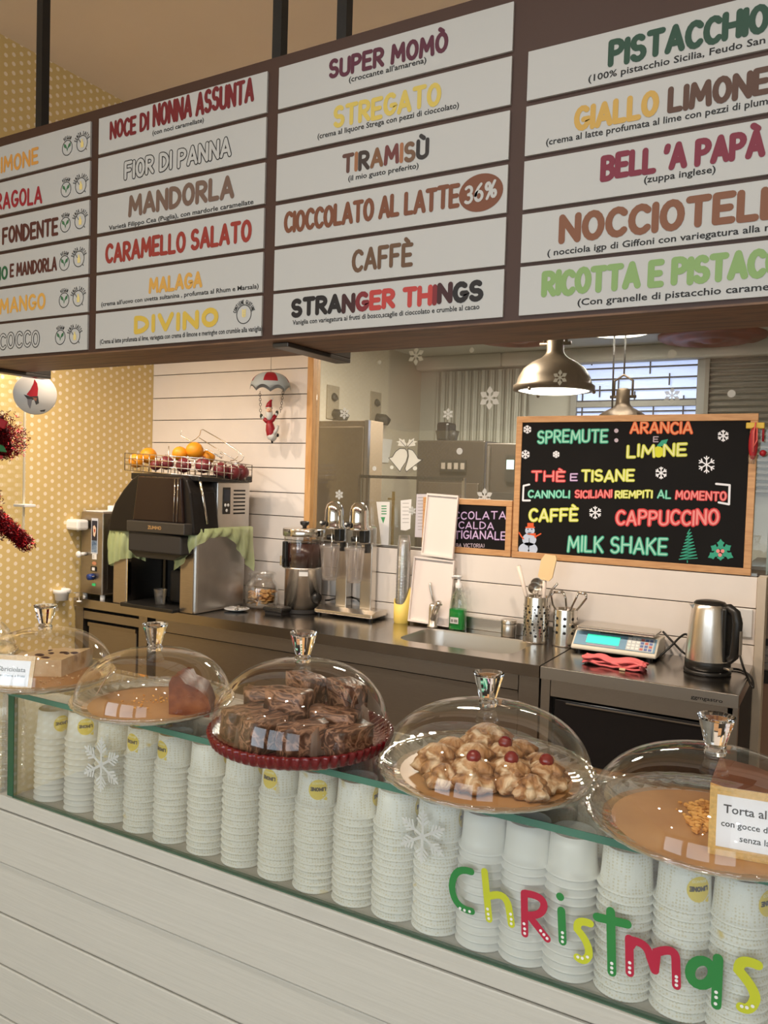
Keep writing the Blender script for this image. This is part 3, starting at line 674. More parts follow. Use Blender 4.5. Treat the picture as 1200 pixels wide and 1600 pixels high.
sticker('letter_sticker', 'crimson letter m sticker right of the green t', 'sticker', [[(983, 1467), (984, 1520)], [(985, 1478)] + bez((990, 1470), (1012, 1474), (1016, 1496)) + [(1023, 1516)], [(1023, 1516)] + bez((1026, 1488), (1056, 1478), (1056, 1500)) + [(1057, 1540)]], .0052, SR, CG, [(984, 1504), (984, 1512), (984, 1519), (1057, 1526), (1057, 1532), (1057, 1539)])
sticker('letter_sticker', 'green letter a sticker with a tall stem, eighth letter', 'sticker', [arc(1096, 1520, 18, 19, 0, 360, 18), [(1122, 1498), (1119, 1570)]], .0058, SG, CG, [(1119, 1550), (1119, 1558), (1118, 1568)])
sticker('letter_sticker', 'lime letter s sticker at the end of the word', 'sticker', [bez((1184, 1508), (1154, 1494), (1154, 1516)) + bez((1154, 1516), (1180, 1545), (1180, 1560)) + bez((1180, 1560), (1174, 1582), (1158, 1574))], .0058, SY, CG, [(1159, 1572), (1167, 1574), (1176, 1572)])
def flake(px, py, r, Y, hw, label, colm, spikes=3, group=None, name='snowflake_sticker'):
    c = gy(px, py, Y); m = MB()
    for k in range(6):
        a = PI / 6 + k * PI / 3; P = lambda t, b=0, s=0: (r * t * math.cos(a) + s * math.cos(a + b), r * t * math.sin(a) + s * math.sin(a + b))
        ribbon(m, [(0, 0), P(1)], hw, lambda u, v: (u, 0, v), 0, 6)
        for j in range(spikes):
            t = .42 + .5 * j / spikes
            for s in (-1, 1): ribbon(m, [P(t), P(t, s * .8, r * .3 * (1.1 - .25 * j))], hw * .8, lambda u, v: (u, 0, v), 0, 6)
    o = m.build(name, colm, None, (c.x, Y, c.z), fixn=False); return tag(o, label, 'sticker', group)
FROST = mat('frosted_sticker', srgb(205, 206, 202), .6, alpha=.8); FROST2 = mat('frosted_sticker_faint', srgb(190, 190, 178), .7, alpha=.55)
flake(158, 1195, .050, YS, .0023, 'frosted snowflake sticker on the front glass left, before the third cup stack', FROST)
flake(660, 1307, .038, YS, .0019, 'frosted snowflake sticker on the front glass left of the green C', FROST)
# ================================================================== CAKE DOMES
GOLD = ramp_mat('gold_card', [(.3, srgb(158, 110, 66)), (.6, srgb(186, 138, 90)), (.8, srgb(142, 94, 56))], 7, .38)
GLASSP = clear_mat('plate_glass', (.95, .97, .96), .10, .75, .03, .42)
RUBY = mat('ruby_glass', srgb(120, 16, 24), .12, trans=.35, ior=1.45, coat=.3)
def cake_stand(cx, cy, r, htop, where, ruby=False, knob=True):
    pl = thing('cake_plate', ('ruby red' if ruby else 'clear') + ' scalloped glass cake plate ' + where, 'plate', (cx, cy, GZ), 0, 'glass cake plates along the case top')
    nsc = 40
    def wob(a, rr, z): return 1 + ((.016 * (rr / r) ** 6) * abs(math.cos(nsc * a / 2)) if not ruby else (.014 * (rr / r) ** 8) * math.cos(64 * a))
    prof = [(.05, .0), (.054, .0), (.052, .008), (.058, .012), (r * .62, .013), (r * .86, .017), (r * .97, .026), (r * 1.0, .031), (r * .985, .034), (r * .93, .029), (r * .84, .021), (r * .6, .0165), (.0001, .0165)]
    if ruby: prof = [(.05, .0), (.054, .0), (.052, .006), (.058, .009), (r * .80, .009), (r * .93, .011), (r * .965, .015), (r * 1.0, .031), (r * .985, .034), (r * .93, .029), (r * .84, .021), (r * .6, .0165), (.0001, .0165)]
    MB().lathe(prof, n=384 if ruby else nsc * 4, wob=wob).build('plate_body', RUBY if ruby else GLASSP, pl)
    rd = r * .966; H = htop - GZ - .025
    dm = thing('glass_dome', 'clear glass cake dome with chunky knob ' + where, 'dome', (cx, cy, GZ + .0), 0, 'glass cake domes along the case top')
    p = []
    for i in range(25):
        t = PI / 2 * i / 24; e = .80
        p.append((max(1e-4, rd * math.cos(t) ** e), .0255 + H * math.sin(t) ** .92))
    p[-1] = (1e-4, p[-1][1])
    MB().lathe(p, n=72).build('dome_shell', CLEAR, dm, fixn=True)
    MB().tube([(rd * math.cos(a), rd * math.sin(a), .0265) for a in [2 * PI * k / 72 for k in range(72)]], .0017, 6, closed=True).build('dome_rim', GLASSP, dm)
    zt = .0255 + H
    kp = [(1e-4, zt - .001), (.013, zt - .001), (.0135, zt + .004), (.0105, zt + .009), (.0125, zt + .011), (.022, zt + .044), (.0225, zt + .0465), (.0205, zt + .047), (.016, zt + .043), (1e-4, zt + .041)]
    kb = MB().lathe(kp, n=20).build('knob', SOLIDGLASS, dm)
    for f_ in kb.data.polygons: f_.use_smooth = False
    return pl, dm
DZ = GZ + .018
DOMES = [(-1.69, 1.055, .135, 1.215, 'at the left picture edge', False), (-1.375, 1.055, .136, 1.215, 'over the pale crumble pie', False), (-1.067, 1.05, .144, 1.214, 'over the single brown cake slice', False),
         (-.746, 1.06, .150, 1.236, 'over the brownies', True), (-.427, 1.07, .156, 1.215, 'over the cream puffs', False), (-.120, 1.06, .152, 1.208, 'over the chocolate cake', False)]
for d in DOMES: cake_stand(*d)
def card_disc(i, r, label):
    cx, cy = DOMES[i][0], DOMES[i][1]
    n = 48; o = MB().lathe([(1e-4, 0), (r, 0), (r + .001, .001), (r, .002), (1e-4, .002)], n=n, smooth=False, wob=lambda a, rr, z: 1 + .008 * math.cos(16 * a)).build('cake_board', GOLD, None, (cx, cy, DZ))
    return tag(o, label, 'board', 'gold card cake boards')
card_disc(1, .116, 'gold card board under the pale crumble pie'); card_disc(2, .123, 'gold card board under the single brown cake slice')
card_disc(4, .133, 'gold card board under the cream puffs'); card_disc(5, .131, 'gold card board under the chocolate cake')
CZ = DZ + .0022
# --- wedge helper
def wedge(cx, cy, R, a0, a1, prof_in, prof_out, n=10, c0=(0, 0), tip=.0):
    """cake slice between two angles; prof lists heights from base to top"""
    pass
def slice_mesh(R, a0, a1, h, n=12, jit=.0, seed=1, rnd=.012):
    rg = random.Random(seed); m = MB(); rings = []
    prof = [(0, .0), (.0, h * .5), (.0, h - rnd), (rnd * .35, h - rnd * .3), (rnd, h)]
    cols = []
    for i in range(n + 1):
        a = a0 + (a1 - a0) * i / n
        cols.append([((R - d) * math.cos(a), (R - d) * math.sin(a), z + (rg.uniform(-jit, jit) if z > 0 else 0)) for d, z in prof])
    tipb = (0, 0, 0); tipt = (0, 0, h * .96)
    vs = [p for c in cols for p in c] + [tipb, tipt]; P = len(prof); tb = len(vs) - 2; tt = tb + 1; fs = []; 
    for i in range(n):
        for k in range(P - 1): fs.append((i * P + k, (i + 1) * P + k, (i + 1) * P + k + 1, i * P + k + 1))
        fs.append((i * P + P - 1, (i + 1) * P + P - 1, tt)); fs.append((tb, (i + 1) * P, i * P))
    m.add(vs, fs, 0, True)
    m.add(vs, [tuple([tb] + [k for k in range(P)] + [tt]), tuple([tt] + [n * P + k for k in range(P - 1, -1, -1)] + [tb])], 1, False)
    return m
CRUST = ramp_mat('baked_crust_dark', [(.25, srgb(84, 38, 16)), (.5, srgb(120, 60, 26)), (.75, srgb(160, 92, 44))], 26, .45, bump=.15)
CRUMB = ramp_mat('cake_inside', [(.3, srgb(190, 130, 70)), (.6, srgb(226, 170, 100)), (.8, srgb(150, 90, 45))], 60, .8, bump=.4)
# slice under the second dome
def putslice(name, label, cat, i, off, R, ang, span, h, mats, seed, jit, rnd=.012):
    cx, cy = DOMES[i][0] + off[0], DOMES[i][1] + off[1]
    o = slice_mesh(R, math.radians(ang - span / 2), math.radians(ang + span / 2), h, 14, jit, seed, rnd).build(name, mats, None, (cx, cy, CZ), shade=True)
    return tag(o, label, cat)
m = MB(); cp = [(.0, 0), (-.001, .058), (.006, .071), (.018, .070), (.028, .060), (.045, .055), (.060, .047), (.071, .034), (.076, .016), (.074, 0)]
rgs = random.Random(4); ny = 7; vs = []
for j in range(ny):
    t = j / (ny - 1)
    for (u, v) in cp: vs.append((u * (1 - .25 * t) + rgs.uniform(-.0012, .0012) * (v > 0), -.035 + .07 * t, v * (1 - .12 * abs(t - .45)) + rgs.uniform(-.0015, .0015) * (v > 0)))
Pn = len(cp); fs = [(j * Pn + k, j * Pn + (k + 1) % Pn, (j + 1) * Pn + (k + 1) % Pn, (j + 1) * Pn + k) for j in range(ny - 1) for k in range(Pn)]
m.add(vs, fs, 0, True); m.add(vs, [tuple(range(Pn)), tuple((ny - 1) * Pn + k for k in range(Pn - 1, -1, -1))], 0)
for i, f in enumerate(m.f):
    if len(f) == 4 and max(m.v[q][0] for q in f) < .004: m.m[i] = 1
qd = gz(259, 1113, CZ)
o = m.build('cake_slice', [CRUST, CRUMB], None, (qd.x, qd.y + .028, CZ)); o.rotation_euler = (0, 0, .35); tag(o, 'tall brown crusted cake slice standing alone under the second dome', 'cake')
# pale crumble pie wedge under the first dome
PIE = ramp_mat('pale_pastry', [(.3, srgb(206, 168, 122)), (.6, srgb(226, 194, 148)), (.78, srgb(120, 74, 42))], 16, .75, bump=.5)
PIEIN = ramp_mat('pie_filling', [(.35, srgb(232, 214, 184)), (.6, srgb(214, 178, 132)), (.75, srgb(120, 70, 40))], 18, .75, bump=.3)
putslice('crumble_pie', 'pale cut crumble pie with dark fruit spots under the first dome', 'pie', 1, (.022, .022), .112, 160, 105, .036, [PIE, PIEIN], 9, .003, .006)
pieo = bpy.data.objects['crumble_pie']
for k, (x, y, s) in enumerate([(-.035, .03, .014), (-.06, -.01, .012), (-.02, .045, .011), (-.075, .03, .010), (-.03, -.02, .012), (-.055, .015, .009)]):
    MB().sphere((x - .01, y + .012, .0345), s, 10, sc=(1, .7, .28), jit=.08).build('dark_fruit', mat('dark_fruit_jam', srgb(70, 34, 24), .5), pieo)
# chocolate cake wedge under the fifth dome
CHOC = ramp_mat('milk_chocolate_cake', [(.3, srgb(110, 58, 30)), (.6, srgb(132, 74, 42)), (.8, srgb(96, 50, 27))], 9, .5, bump=.05)
CAKEIN = ramp_mat('orange_sponge', [(.3, srgb(206, 140, 70)), (.55, srgb(232, 178, 96)), (.8, srgb(150, 84, 40))], 50, .8, bump=.5)
putslice('chocolate_cake', 'cut chocolate glazed cake behind the printed sign under the right dome', 'cake', 5, (-.006, .022), .105, 32, 118, .050, [CHOC, CAKEIN], 5, .001, .004)
def crumbs(i, pts, n, spread, label, m, smin, smax, z=CZ):
    rg = random.Random(i * 5 + n); mm = MB(); cx, cy = DOMES[i][0], DOMES[i][1]
    for k in range(n):
        p = rg.choice(pts); x = p[0] + rg.gauss(0, spread); y = p[1] + rg.gauss(0, spread); s = rg.uniform(smin, smax)
        if math.hypot(x, y) > .115: continue
        mm.sphere((x, y, s * .6), s, 6, sc=(1, rg.uniform(.6, 1), .7), jit=.25, smooth=False, rng=rg)
    o = mm.build('cake_crumbs', m, None, (cx, cy, z), fixn=False); o['kind'] = 'stuff'; o['label'] = label; o['category'] = 'crumbs'
crumbs(5, [(-.025, .045), (-.01, .03), (-.005, .01), (-.002, -.012), (-.015, .055)], 130, .011, 'loose golden cake crumbs beside the chocolate cake', CAKEIN, .0015, .006)
crumbs(2, [(-.02, .0), (-.01, -.02), (0, .03)], 40, .02, 'fine pale crumbs beside the brown cake slice', CAKEIN, .0008, .003)
crumbs(1, [(.02, .0), (.03, .03)], 30, .02, 'fine crumbs beside the pale pie', PIE, .0008, .0025)
# brownies
BRN = ramp_mat('marbled_brownie', [(.30, srgb(46, 26, 18)), (.44, srgb(88, 54, 38)), (.52, srgb(172, 128, 100)), (.58, srgb(74, 44, 30)), (.68, srgb(150, 108, 82)), (.78, srgb(60, 34, 24))], 30, .32, bump=.4, distortion=1.6, stretch=(.6, 1.5, 1))
WRAP = clear_mat('baking_paper', (.9, .86, .8), .04, .3, .2, .3, haze=.45, hazecol=srgb(205, 180, 160))
bx, by = DOMES[3][0], DOMES[3][1]
brs = [(-.070, -.055, .0, 62, .046), (-.012, -.082, 0, 82, .048), (.052, -.068, 0, 60, .046), (-.088, .022, 0, 30, .058), (-.014, -.014, .016, 8, .066), (.062, .0, .0, 20, .052), (-.040, .066, .02, -22, .068), (.046, .064, .024, -30, .067), (.104, -.022, 0, 75, .040)]
wh = ['front left of the pile', 'at the front of the pile', 'front right of the pile', 'at the left of the pile', 'in the middle of the pile', 'right of the middle', 'on top at the back left', 'on top at the back right', 'at the right end of the pile']
for k, (x, y, z, ang, hh) in enumerate(brs):
    rg = random.Random(k + 30); bmx = bmesh.new(); bmesh.ops.create_cube(bmx, size=1)
    bmesh.ops.subdivide_edges(bmx, edges=bmx.edges, cuts=4, use_grid_fill=True)
    for v in bmx.verts:
        v.co.x *= .078; v.co.y *= .046; v.co.z = (v.co.z + .5) * hh
        q = 1 - .10 * (abs(v.co.x) / .039) ** 4 * (abs(v.co.y) / .023) ** 4
        v.co.x *= q; v.co.y *= q
        if v.co.z > .002: v.co += Vector((rg.uniform(-1, 1), rg.uniform(-1, 1), rg.uniform(-1, 1))) * .0022
    me = bpy.data.meshes.new('brownie'); bmx.to_mesh(me); bmx.free(); me.materials.append(BRN)
    for p in me.polygons: p.use_smooth = True
    o = bpy.data.objects.new('brownie', me); C.objects.link(o); o.location = (bx + x, by + y, DZ + .001 + z * .6); o.rotation_euler = (0, rg.uniform(-.04, .04), math.radians(ang))
    tag(o, 'dark marbled brownie block ' + wh[k], 'brownie', 'marbled brownies under the third dome')
for k, (x, y, z, ang, L) in enumerate([(.012, -.034, .004, 30, .05), (-.045, -.022, .004, -20, .045), (.098, .01, .012, 60, .06), (.075, -.075, .0, 40, .05), (-.02, -.104, .0, 10, .06)]):
    m = MB(); n = 8
    for i in range(n):
        x0, x1 = -L / 2 + L * i / n, -L / 2 + L * (i + 1) / n; f0, f1 = .006 * math.sin(i * 1.1), .006 * math.sin((i + 1) * 1.1)
        h0, h1 = .034 + .010 * math.sin(i * .9 + k), .034 + .010 * math.sin((i + 1) * .9 + k)
        m.add([(x0, f0, 0), (x1, f1, 0), (x1, f1 * 2 + .008, h1), (x0, f0 * 2 + .008, h0)], [(0, 1, 2, 3)], 0, True)
    m.xf(Matrix.Rotation(math.radians(ang), 4, 'Z')); o = m.build('baking_paper', WRAP, None, (bx + x, by + y, DZ + .003 + z), fixn=False)
    tag(o, 'thin baking paper scrap ' + ['before the middle brownie', 'left of the middle brownie', 'sticking out at the right of the brownies', 'at the front right of the brownies', 'under the front brownie'][k], 'paper', 'baking paper scraps among the brownies')
# cream puffs
CHOUX = ramp_mat('choux_pastry', [(.32, srgb(112, 68, 36)), (.48, srgb(178, 128, 80)), (.64, srgb(226, 198, 160))], 50, .5, bump=.9, distortion=.6)
CHERRY = mat('glossy_cherry', srgb(120, 8, 16), .08, coat=.6)
px_, py_ = DOMES[4][0], DOMES[4][1]
puffs = [(-.058, .012, 0, .030, 0), (-.060, -.034, 0, .032, 0), (-.012, .036, .010, .040, 0), (.030, .060, 0, .030, 0), (-.010, -.016, .004, .033, 0), (.008, -.062, 0, .034, 1), (.026, .010, .006, .032, 1), (.052, -.034, .0, .033, 1), (.092, -.004, 0, .030, 1), (.070, .035, 0, .026, 0), (-.03, -.078, 0, .024, 0), (.086, -.048, 0, .024, 0)]
pw = ['at the back left', 'at the left', 'largest, on top at the back', 'at the back right', 'in the middle', 'in front', 'behind the middle right', 'right of the front cherry', 'at the far right', 'low at the back right', 'small at the front left', 'small at the front right']
for k, (x, y, z, r, ch) in enumerate(puffs):
    rg = random.Random(k + 77)
    ph = [rg.uniform(0, 6) for _ in range(6)]
    def wob(a, rr, zz, rg=rg, ph=ph, r=r):
        q = zz / r
        return 1 + .10 * math.cos(7 * a + ph[0] + q * 1.4) + .07 * math.sin(3 * a + ph[1] + q * 5) + .05 * math.sin(11 * a + ph[2] - q * 7) + .04 * math.sin(5 * a + q * 13 + ph[3]) + rg.uniform(-.03, .03)
    prof = [(1e-4, 0), (r * .75, 0), (r * .95, r * .12), (r * 1.05, r * .3), (r * 1.02, r * .45), (r * .92, r * .58), (r * .80, r * .68), (r * .74, r * .74), (r * .80, r * .82), (r * .76, r * .94), (r * .62, r * 1.06), (r * .46, r * 1.16), (r * .26, r * 1.24), (1e-4, r * 1.28)]
    o = MB().lathe(prof, n=54, wob=wob).build('cream_puff', CHOUX, None, (px_ + x, py_ + y, CZ + z), fixn=False)
    tag(o, 'golden choux cream puff ' + pw[k] + (' of the pile, cherry on top' if ch else ' of the pile'), 'pastry', 'choux puffs under the fourth dome')
    if ch: MB().sphere((0, -.002, r * 1.28), .0105, 14).build('cherry', CHERRY, o)
# printed cake signs
def sign_card(name, label, ctr, wd, ht, ang, lines):
    t = thing(name, label, 'sign', ctr, math.radians(ang))
    tilt = Matrix.Rotation(math.radians(-14), 4, 'X')
    MB().box(-wd / 2, wd / 2, 0, .002, 0, ht).xf(tilt).build('gold_border', mat('gold_border_print', srgb(214, 172, 96), .5, noise=.15, nscale=300), t)
    f = MB().box(-wd / 2 + .008, wd / 2 - .008, -.0006, .0, .010, ht - .009).xf(tilt).build('white_face', mat('card_white', srgb(236, 236, 240), .4), t)
    MB().box(-wd / 2 - .001, wd / 2 + .001, -.0018, -.001, 0, ht + .001).xf(tilt).build('clear_sleeve', clear_mat('card_sleeve', (.99, .99, .99), .012, .25, .02, .3), t)
    for txt, zz, ww, hh in lines:
        r = typeset('lettering', txt, (-ww / 2, -.00075, zz), ww, INK, t, (0, 0, 0), hh); r.data.transform(tilt)
    return t
q = gz(1185, 1345, CZ)
sign_card('cake_sign', 'gold bordered printed sign before the chocolate cake', (q.x + .008, q.y - .004, CZ), .122, .076, 8, [("Torta all'arancia", .048, .092, .0095), ('con gocce di cioccolato', .033, .096, .0068), ('senza lattosio', .019, .056, .0068)])
q = gz(26, 1078, CZ)
sign_card('cake_sign', 'gold bordered printed sign leaning before the pale pie', (q.x - .006, q.y - .012, CZ), .088, .066, 22, [('Sbriciolata', .036, .056, .0085), ('con crema e frutti', .026, .056, .005)])
MB().box(-.017, .017, 0, .0008, 0, .045).xf(Matrix.Rotation(-.5, 4, 'X')).build('price_note', mat('note_peach', srgb(214, 186, 164), .7), None, (DOMES[2][0] - .108, DOMES[2][1] - .035, GZ + .030))
tag(bpy.data.objects['price_note'], 'small peach paper note at the left inside the second dome', 'note')
bpy.data.objects['price_note'].rotation_euler = (0, 0, -.9)
# ================================================================== BACK COUNTER
TZ = .90
su = thing('sink_unit', 'long stainless steel worktop unit with sink along the shiplap wall', 'counter', (0, 2.69, 0))
O = (0, 2.69, 0)
def lb(name, x0, x1, y0, y1, z0, z1, m, p, bevel=0.0): return MB().box(x0, x1, y0 - 2.69, y1 - 2.69, z0, z1).build(name, m, p, bevel=bevel)
SX0, SX1, SY0, SY1 = -1.52, -1.03, 2.785, 3.095
m = MB()
m.box(XL + .005, SX0, 0, .505, .857, TZ); m.box(SX1, -.886, 0, .505, .857, TZ); m.box(SX0, SX1, 0, SY0 - 2.69, .857, TZ); m.box(SX0, SX1, SY1 - 2.69, .505, .857, TZ)
rr = .075
for cx_, cy_, a0 in ((SX0 + rr, SY0 + rr, 180), (SX1 - rr, SY0 + rr, 270), (SX1 - rr, SY1 - rr, 0), (SX0 + rr, SY1 - rr, 90)):
    corner = (cx_ + rr * (1 if a0 in (270, 0) else -1), cy_ + rr * (1 if a0 in (0, 90) else -1))
    pts = [(cx_ + rr * math.cos(math.radians(a0 + 90 * k / 8)), cy_ + rr * math.sin(math.radians(a0 + 90 * k / 8))) for k in range(9)]
    for p, q in zip(pts[:-1], pts[1:]): m.prism([(corner[0], corner[1] - 2.69), (q[0], q[1] - 2.69), (p[0], p[1] - 2.69)], 'z', .857, TZ)
m.build('worktop', STEEL_TOP, su)
def rloop(inset, z, r):
    out = []
    x0, x1, y0, y1 = SX0 + inset, SX1 - inset, SY0 + inset - 2.69, SY1 - inset - 2.69
    for cx_, cy_, a0 in ((x0 + r, y0 + r, 180), (x1 - r, y0 + r, 270), (x1 - r, y1 - r, 0), (x0 + r, y1 - r, 90)):
        out += [(cx_ + r * math.cos(math.radians(a0 + 90 * k / 6)), cy_ + r * math.sin(math.radians(a0 + 90 * k / 6)), z) for k in range(7)]
    return out
m = MB(); loops = [rloop(0, TZ - .001, .075), rloop(.004, TZ - .012, .073), rloop(.008, TZ - .12, .07), rloop(.022, TZ - .148, .06), rloop(.05, TZ - .155, .04)]
n = 28; vs = [p for l in loops for p in l]; fs = [(i * n + k, i * n + (k + 1) % n, (i + 1) * n + (k + 1) % n, (i + 1) * n + k) for i in range(4) for k in range(n)]
m.add(vs, fs, 0, True); m.add(loops[-1], [tuple(range(n))]); m.build('sink_basin', mat('sink_steel', (.52, .49, .45), .32, 1.0), su, fixn=False)
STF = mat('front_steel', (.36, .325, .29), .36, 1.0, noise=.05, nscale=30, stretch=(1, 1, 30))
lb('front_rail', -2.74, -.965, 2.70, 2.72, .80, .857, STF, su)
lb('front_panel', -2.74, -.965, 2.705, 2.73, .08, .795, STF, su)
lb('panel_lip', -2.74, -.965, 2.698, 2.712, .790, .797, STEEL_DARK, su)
lb('leg', XL + .01, -3.235, 2.70, 2.75, 0, .857, STF, su); lb('leg', -2.85, -2.795, 2.70, 2.75, 0, .857, STF, su); lb('leg', -.962, -.888, 2.70, 2.74, 0, .857, STF, su)
lb('drawer_rail', -3.235, -2.85, 2.702, 2.72, .80, .84, STF, su)
lb('cabinet_recess', -3.235, -2.74, 2.745, 3.15, .08, .85, DARKIN, su)
d = lb('drawer_front', -3.20, -2.87, 2.705, 2.735, .52, .785, STF, su, .003); lb('drawer_handle', -3.20, -2.87, 2.698, 2.706, .768, .787, STEEL_DARK, d)
lb('drawer_front', -3.20, -2.87, 2.705, 2.735, .22, .50, STF, su, .003)
lb('back_splash', -1.42, -.89, 3.183, 3.199, TZ, .953, STEEL, su, .002)
fu = thing('fridge_counter', 'short stainless refrigerated counter with black front under the kettle', 'counter', (0, 2.69, 0))
lb('worktop', -.882, -.243, 2.69, 3.185, .855, TZ, STEEL_TOP, fu, .003)
lb('edge_strip', -.881, -.244, 2.6885, 2.690, .857, .898, mat('edge_steel', (.66, .64, .60), .3, 1.0), fu)
lb('front_rail', -.845, -.26, 2.70, 2.72, .798, .853, STEEL, fu)
lb('leg', -.880, -.848, 2.70, 2.74, 0, .855, STEEL, fu); lb('leg', -.275, -.245, 2.70, 2.74, 0, .855, STEEL, fu)
lb('door', -.83, -.29, 2.703, 2.73, .10, .790, mat('black_glass_door', (.012, .011, .012), .15), fu, .003)
lb('door_trim', -.79, -.29, 2.700, 2.704, .778, .783, CHROME, fu)
lb('side_panel', -.847, -.245, 2.735, 3.18, .05, .855, BLACKM, fu)
A = gy(1079, 1097, 2.688); B = gy(1129, 1101, 2.688)
typeset('brand_lettering', 'ggmgastro', (A.x, 2.6878, .868), B.x - A.x, INK, fu, O, .012)
# ------------------------------------------------------------------ whipped cream machine
wc = thing('cream_machine', 'steel whipped cream machine with white arm beside the dotted wall', 'machine', (-3.16, 2.72, TZ))
MB().box(-.125, .035, 0, .30, .022, .43).build('machine_body', mat('machine_steel', (.40, .365, .325), .34, 1.0, noise=.05, nscale=20, stretch=(1, 1, 20)), wc, bevel=.006)
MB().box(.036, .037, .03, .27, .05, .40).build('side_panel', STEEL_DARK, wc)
MB().box(-.105, .02, .01, .28, .430, .436).build('lid', WHITE, wc, bevel=.002)
MB().lathe([(.02, 0), (.021, .022), (.016, .026), (1e-4, .026)], (-.02, .1, .436), 18).build('lid_knob', WHITE, wc)
for x in (-.11, .015): MB().lathe([(.012, 0), (.012, .022)], (x, .02, 0), 12).build('foot', WHITE, wc)
MB().box(-.215, -.055, -.075, -.008, .34, .392).build('spout_arm', WHITE, wc, bevel=.012)
MB().lathe([(.020, .34), (.019, .325), (.016, .322), (.013, .296), (.006, .288)], (-.185, -.045, 0), 18).build('nozzle', clear_mat('nozzle_clear', (.9, .9, .9), .1, .6, .05, .4, haze=.25), wc)
MB().lathe([(.021, .332), (.021, .338)], (-.185, -.045, 0), 18).build('nozzle_ring', CHROME, wc)
k = MB().tube([(-.085, 0, .22), (-.085, -.035, .22)], .009, 10); k.sphere((-.085, -.045, .22), .017, 14, sc=(1, .7, 1)); k.build('white_knob', WHITE, wc)
k = MB().box(-.048, -.002, -.0012, 0, .225, .40).build('picture_label', mat('photo_frame_white', srgb(200, 205, 215), .4), wc)
MB().box(-.044, -.006, -.0018, -.0012, .29, .388).build('label_photo_dark', mat('photo_dark', srgb(40, 38, 48), .4), k)
MB().box(-.044, -.006, -.0018, -.0012, .232, .29).build('label_photo_blue', ramp_mat('photo_blue', [(.4, srgb(70, 95, 125)), (.6, srgb(130, 150, 172))], 60, .4), k)
q = MB(); q.poly([(-.036, -.0022, .36), (-.033, -.0022, .315), (-.022, -.0022, .308), (-.015, -.0022, .33), (-.014, -.0022, .352), (-.024, -.0022, .366)][::1]); q.build('label_cup', mat('photo_cream', srgb(220, 195, 170), .5), k, fixn=False)
q = MB(); q.poly([(-.029, -.0025, .345), (-.026, -.0025, .328), (-.019, -.0025, .335), (-.02, -.0025, .348)]); q.build('label_fruit', mat('photo_red', srgb(170, 60, 45), .5), k, fixn=False)
MB().box(-.04, -.008, -.001, 0, .197, .224).build('white_label', PAPER, wc)
for z_ in (.203, .209, .215): MB().box(-.037, -.024, -.0013, -.001, z_, z_ + .002).build('label_lines', mat('print_grey', srgb(150, 145, 140), .6), wc)
q = MB(); q.add([(-.024 + .016 * math.cos(t * PI / 12), -.0008, .177 + .009 * math.sin(t * PI / 12)) for t in range(24)], [tuple(range(24))]); q.build('orange_label', mat('label_orange', srgb(190, 130, 95), .5), wc, fixn=False)
k = MB().box(-.045, -.008, -.004, 0, .137, .162).build('rocker_switch', BLACK, wc, bevel=.001); MB().box(-.034, -.015, -.006, -.004, .142, .157).build('rocker', WHITE, k)
k = MB().tube([(-.033, 0, .11), (-.033, -.028, .11)], [.017, .015], 16).build('blue_knob', mat('blue_plastic', srgb(30, 55, 120), .35), wc); MB().tube([(-.033, -.02, .113), (.0, -.02, .116)], .002, 6).build('knob_pin', CHROME, k)
MB().box(-.036, -.014, -.003, 0, .065, .078).build('green_lamp', mat('green_indicator', srgb(60, 190, 110), .4, emit=.25), wc)
cu = thing('drip_cup', 'small white drip cup on a wire arm before the cream machine', 'cup', (-3.30 + .03, 2.60, TZ))
MB().lathe([(1e-4, 0), (.030, 0), (.033, .03), (.040, .034), (.041, .052), (.037, .054), (.036, .04), (1e-4, .036)], n=28).build('cup_body', WHITE, cu)
MB().tube([(.04, 0, .04), (.10, .0, .045), (.10, .02, .045), (.10, .02, .003)], .0025, 6).build('wire_arm', CHROME, cu)
MB().lathe([(.012, 0), (.012, .004), (1e-4, .006)], (.10, .02, 0), 12).build('arm_foot', WHITE, cu)
# ------------------------------------------------------------------ citrus juicer
JX0, JX1, JY0, JY1 = -3.03, -2.497, 2.70, 3.04
ju = thing('citrus_juicer', 'big black and steel citrus juicing machine with a wire fruit basket', 'juicer', (0, 0, TZ))
JST = mat('juicer_steel', (.46, .41, .36), .30, 1.0, noise=.05, nscale=25, stretch=(1, 1, 18)); JST2 = mat('juicer_side_steel', (.58, .56, .53), .36, 1.0, noise=.10, nscale=9, stretch=(1, 1, .6))
def jb(name, x0, x1, y0, y1, z0, z1, m, bevel=0.0, p=None): return MB().box(x0, x1, y0, y1, z0 - TZ, z1 - TZ).build(name, m, p or ju, bevel=bevel)
jb('left_column', JX0, -2.935, JY0, JY1, TZ, 1.275, JST, .006)
jb('left_column_edge', -2.935, -2.928, JY0 - .002, JY0 + .02, TZ, 1.275, CHROME)
jb('right_column', -2.592, JX1, JY0, JY1, TZ, 1.275, JST2, .012)
jb('right_column_face', -2.590, -2.512, JY0 - .003, JY0 + .001, TZ + .003, 1.27, JST)
jb('inner_back', -2.93, -2.592, 2.93, 3.02, TZ, 1.30, DARKIN)
jb('tan_back_plate', -2.78, -2.60, 2.922, 2.93, 1.07, 1.16, mat('tan_plate', srgb(130, 108, 82), .4))
jb('base_tray', -2.93, -2.592, 2.655, 3.0, TZ, .918, BLACK, .004)
jb('inner_block', -2.76, -2.596, 2.80, 2.92, .918, 1.075, BLACKM, .015)
jb('tap_pipe', -2.80, -2.785, 2.80, 2.815, .918, 1.16, BLACK)
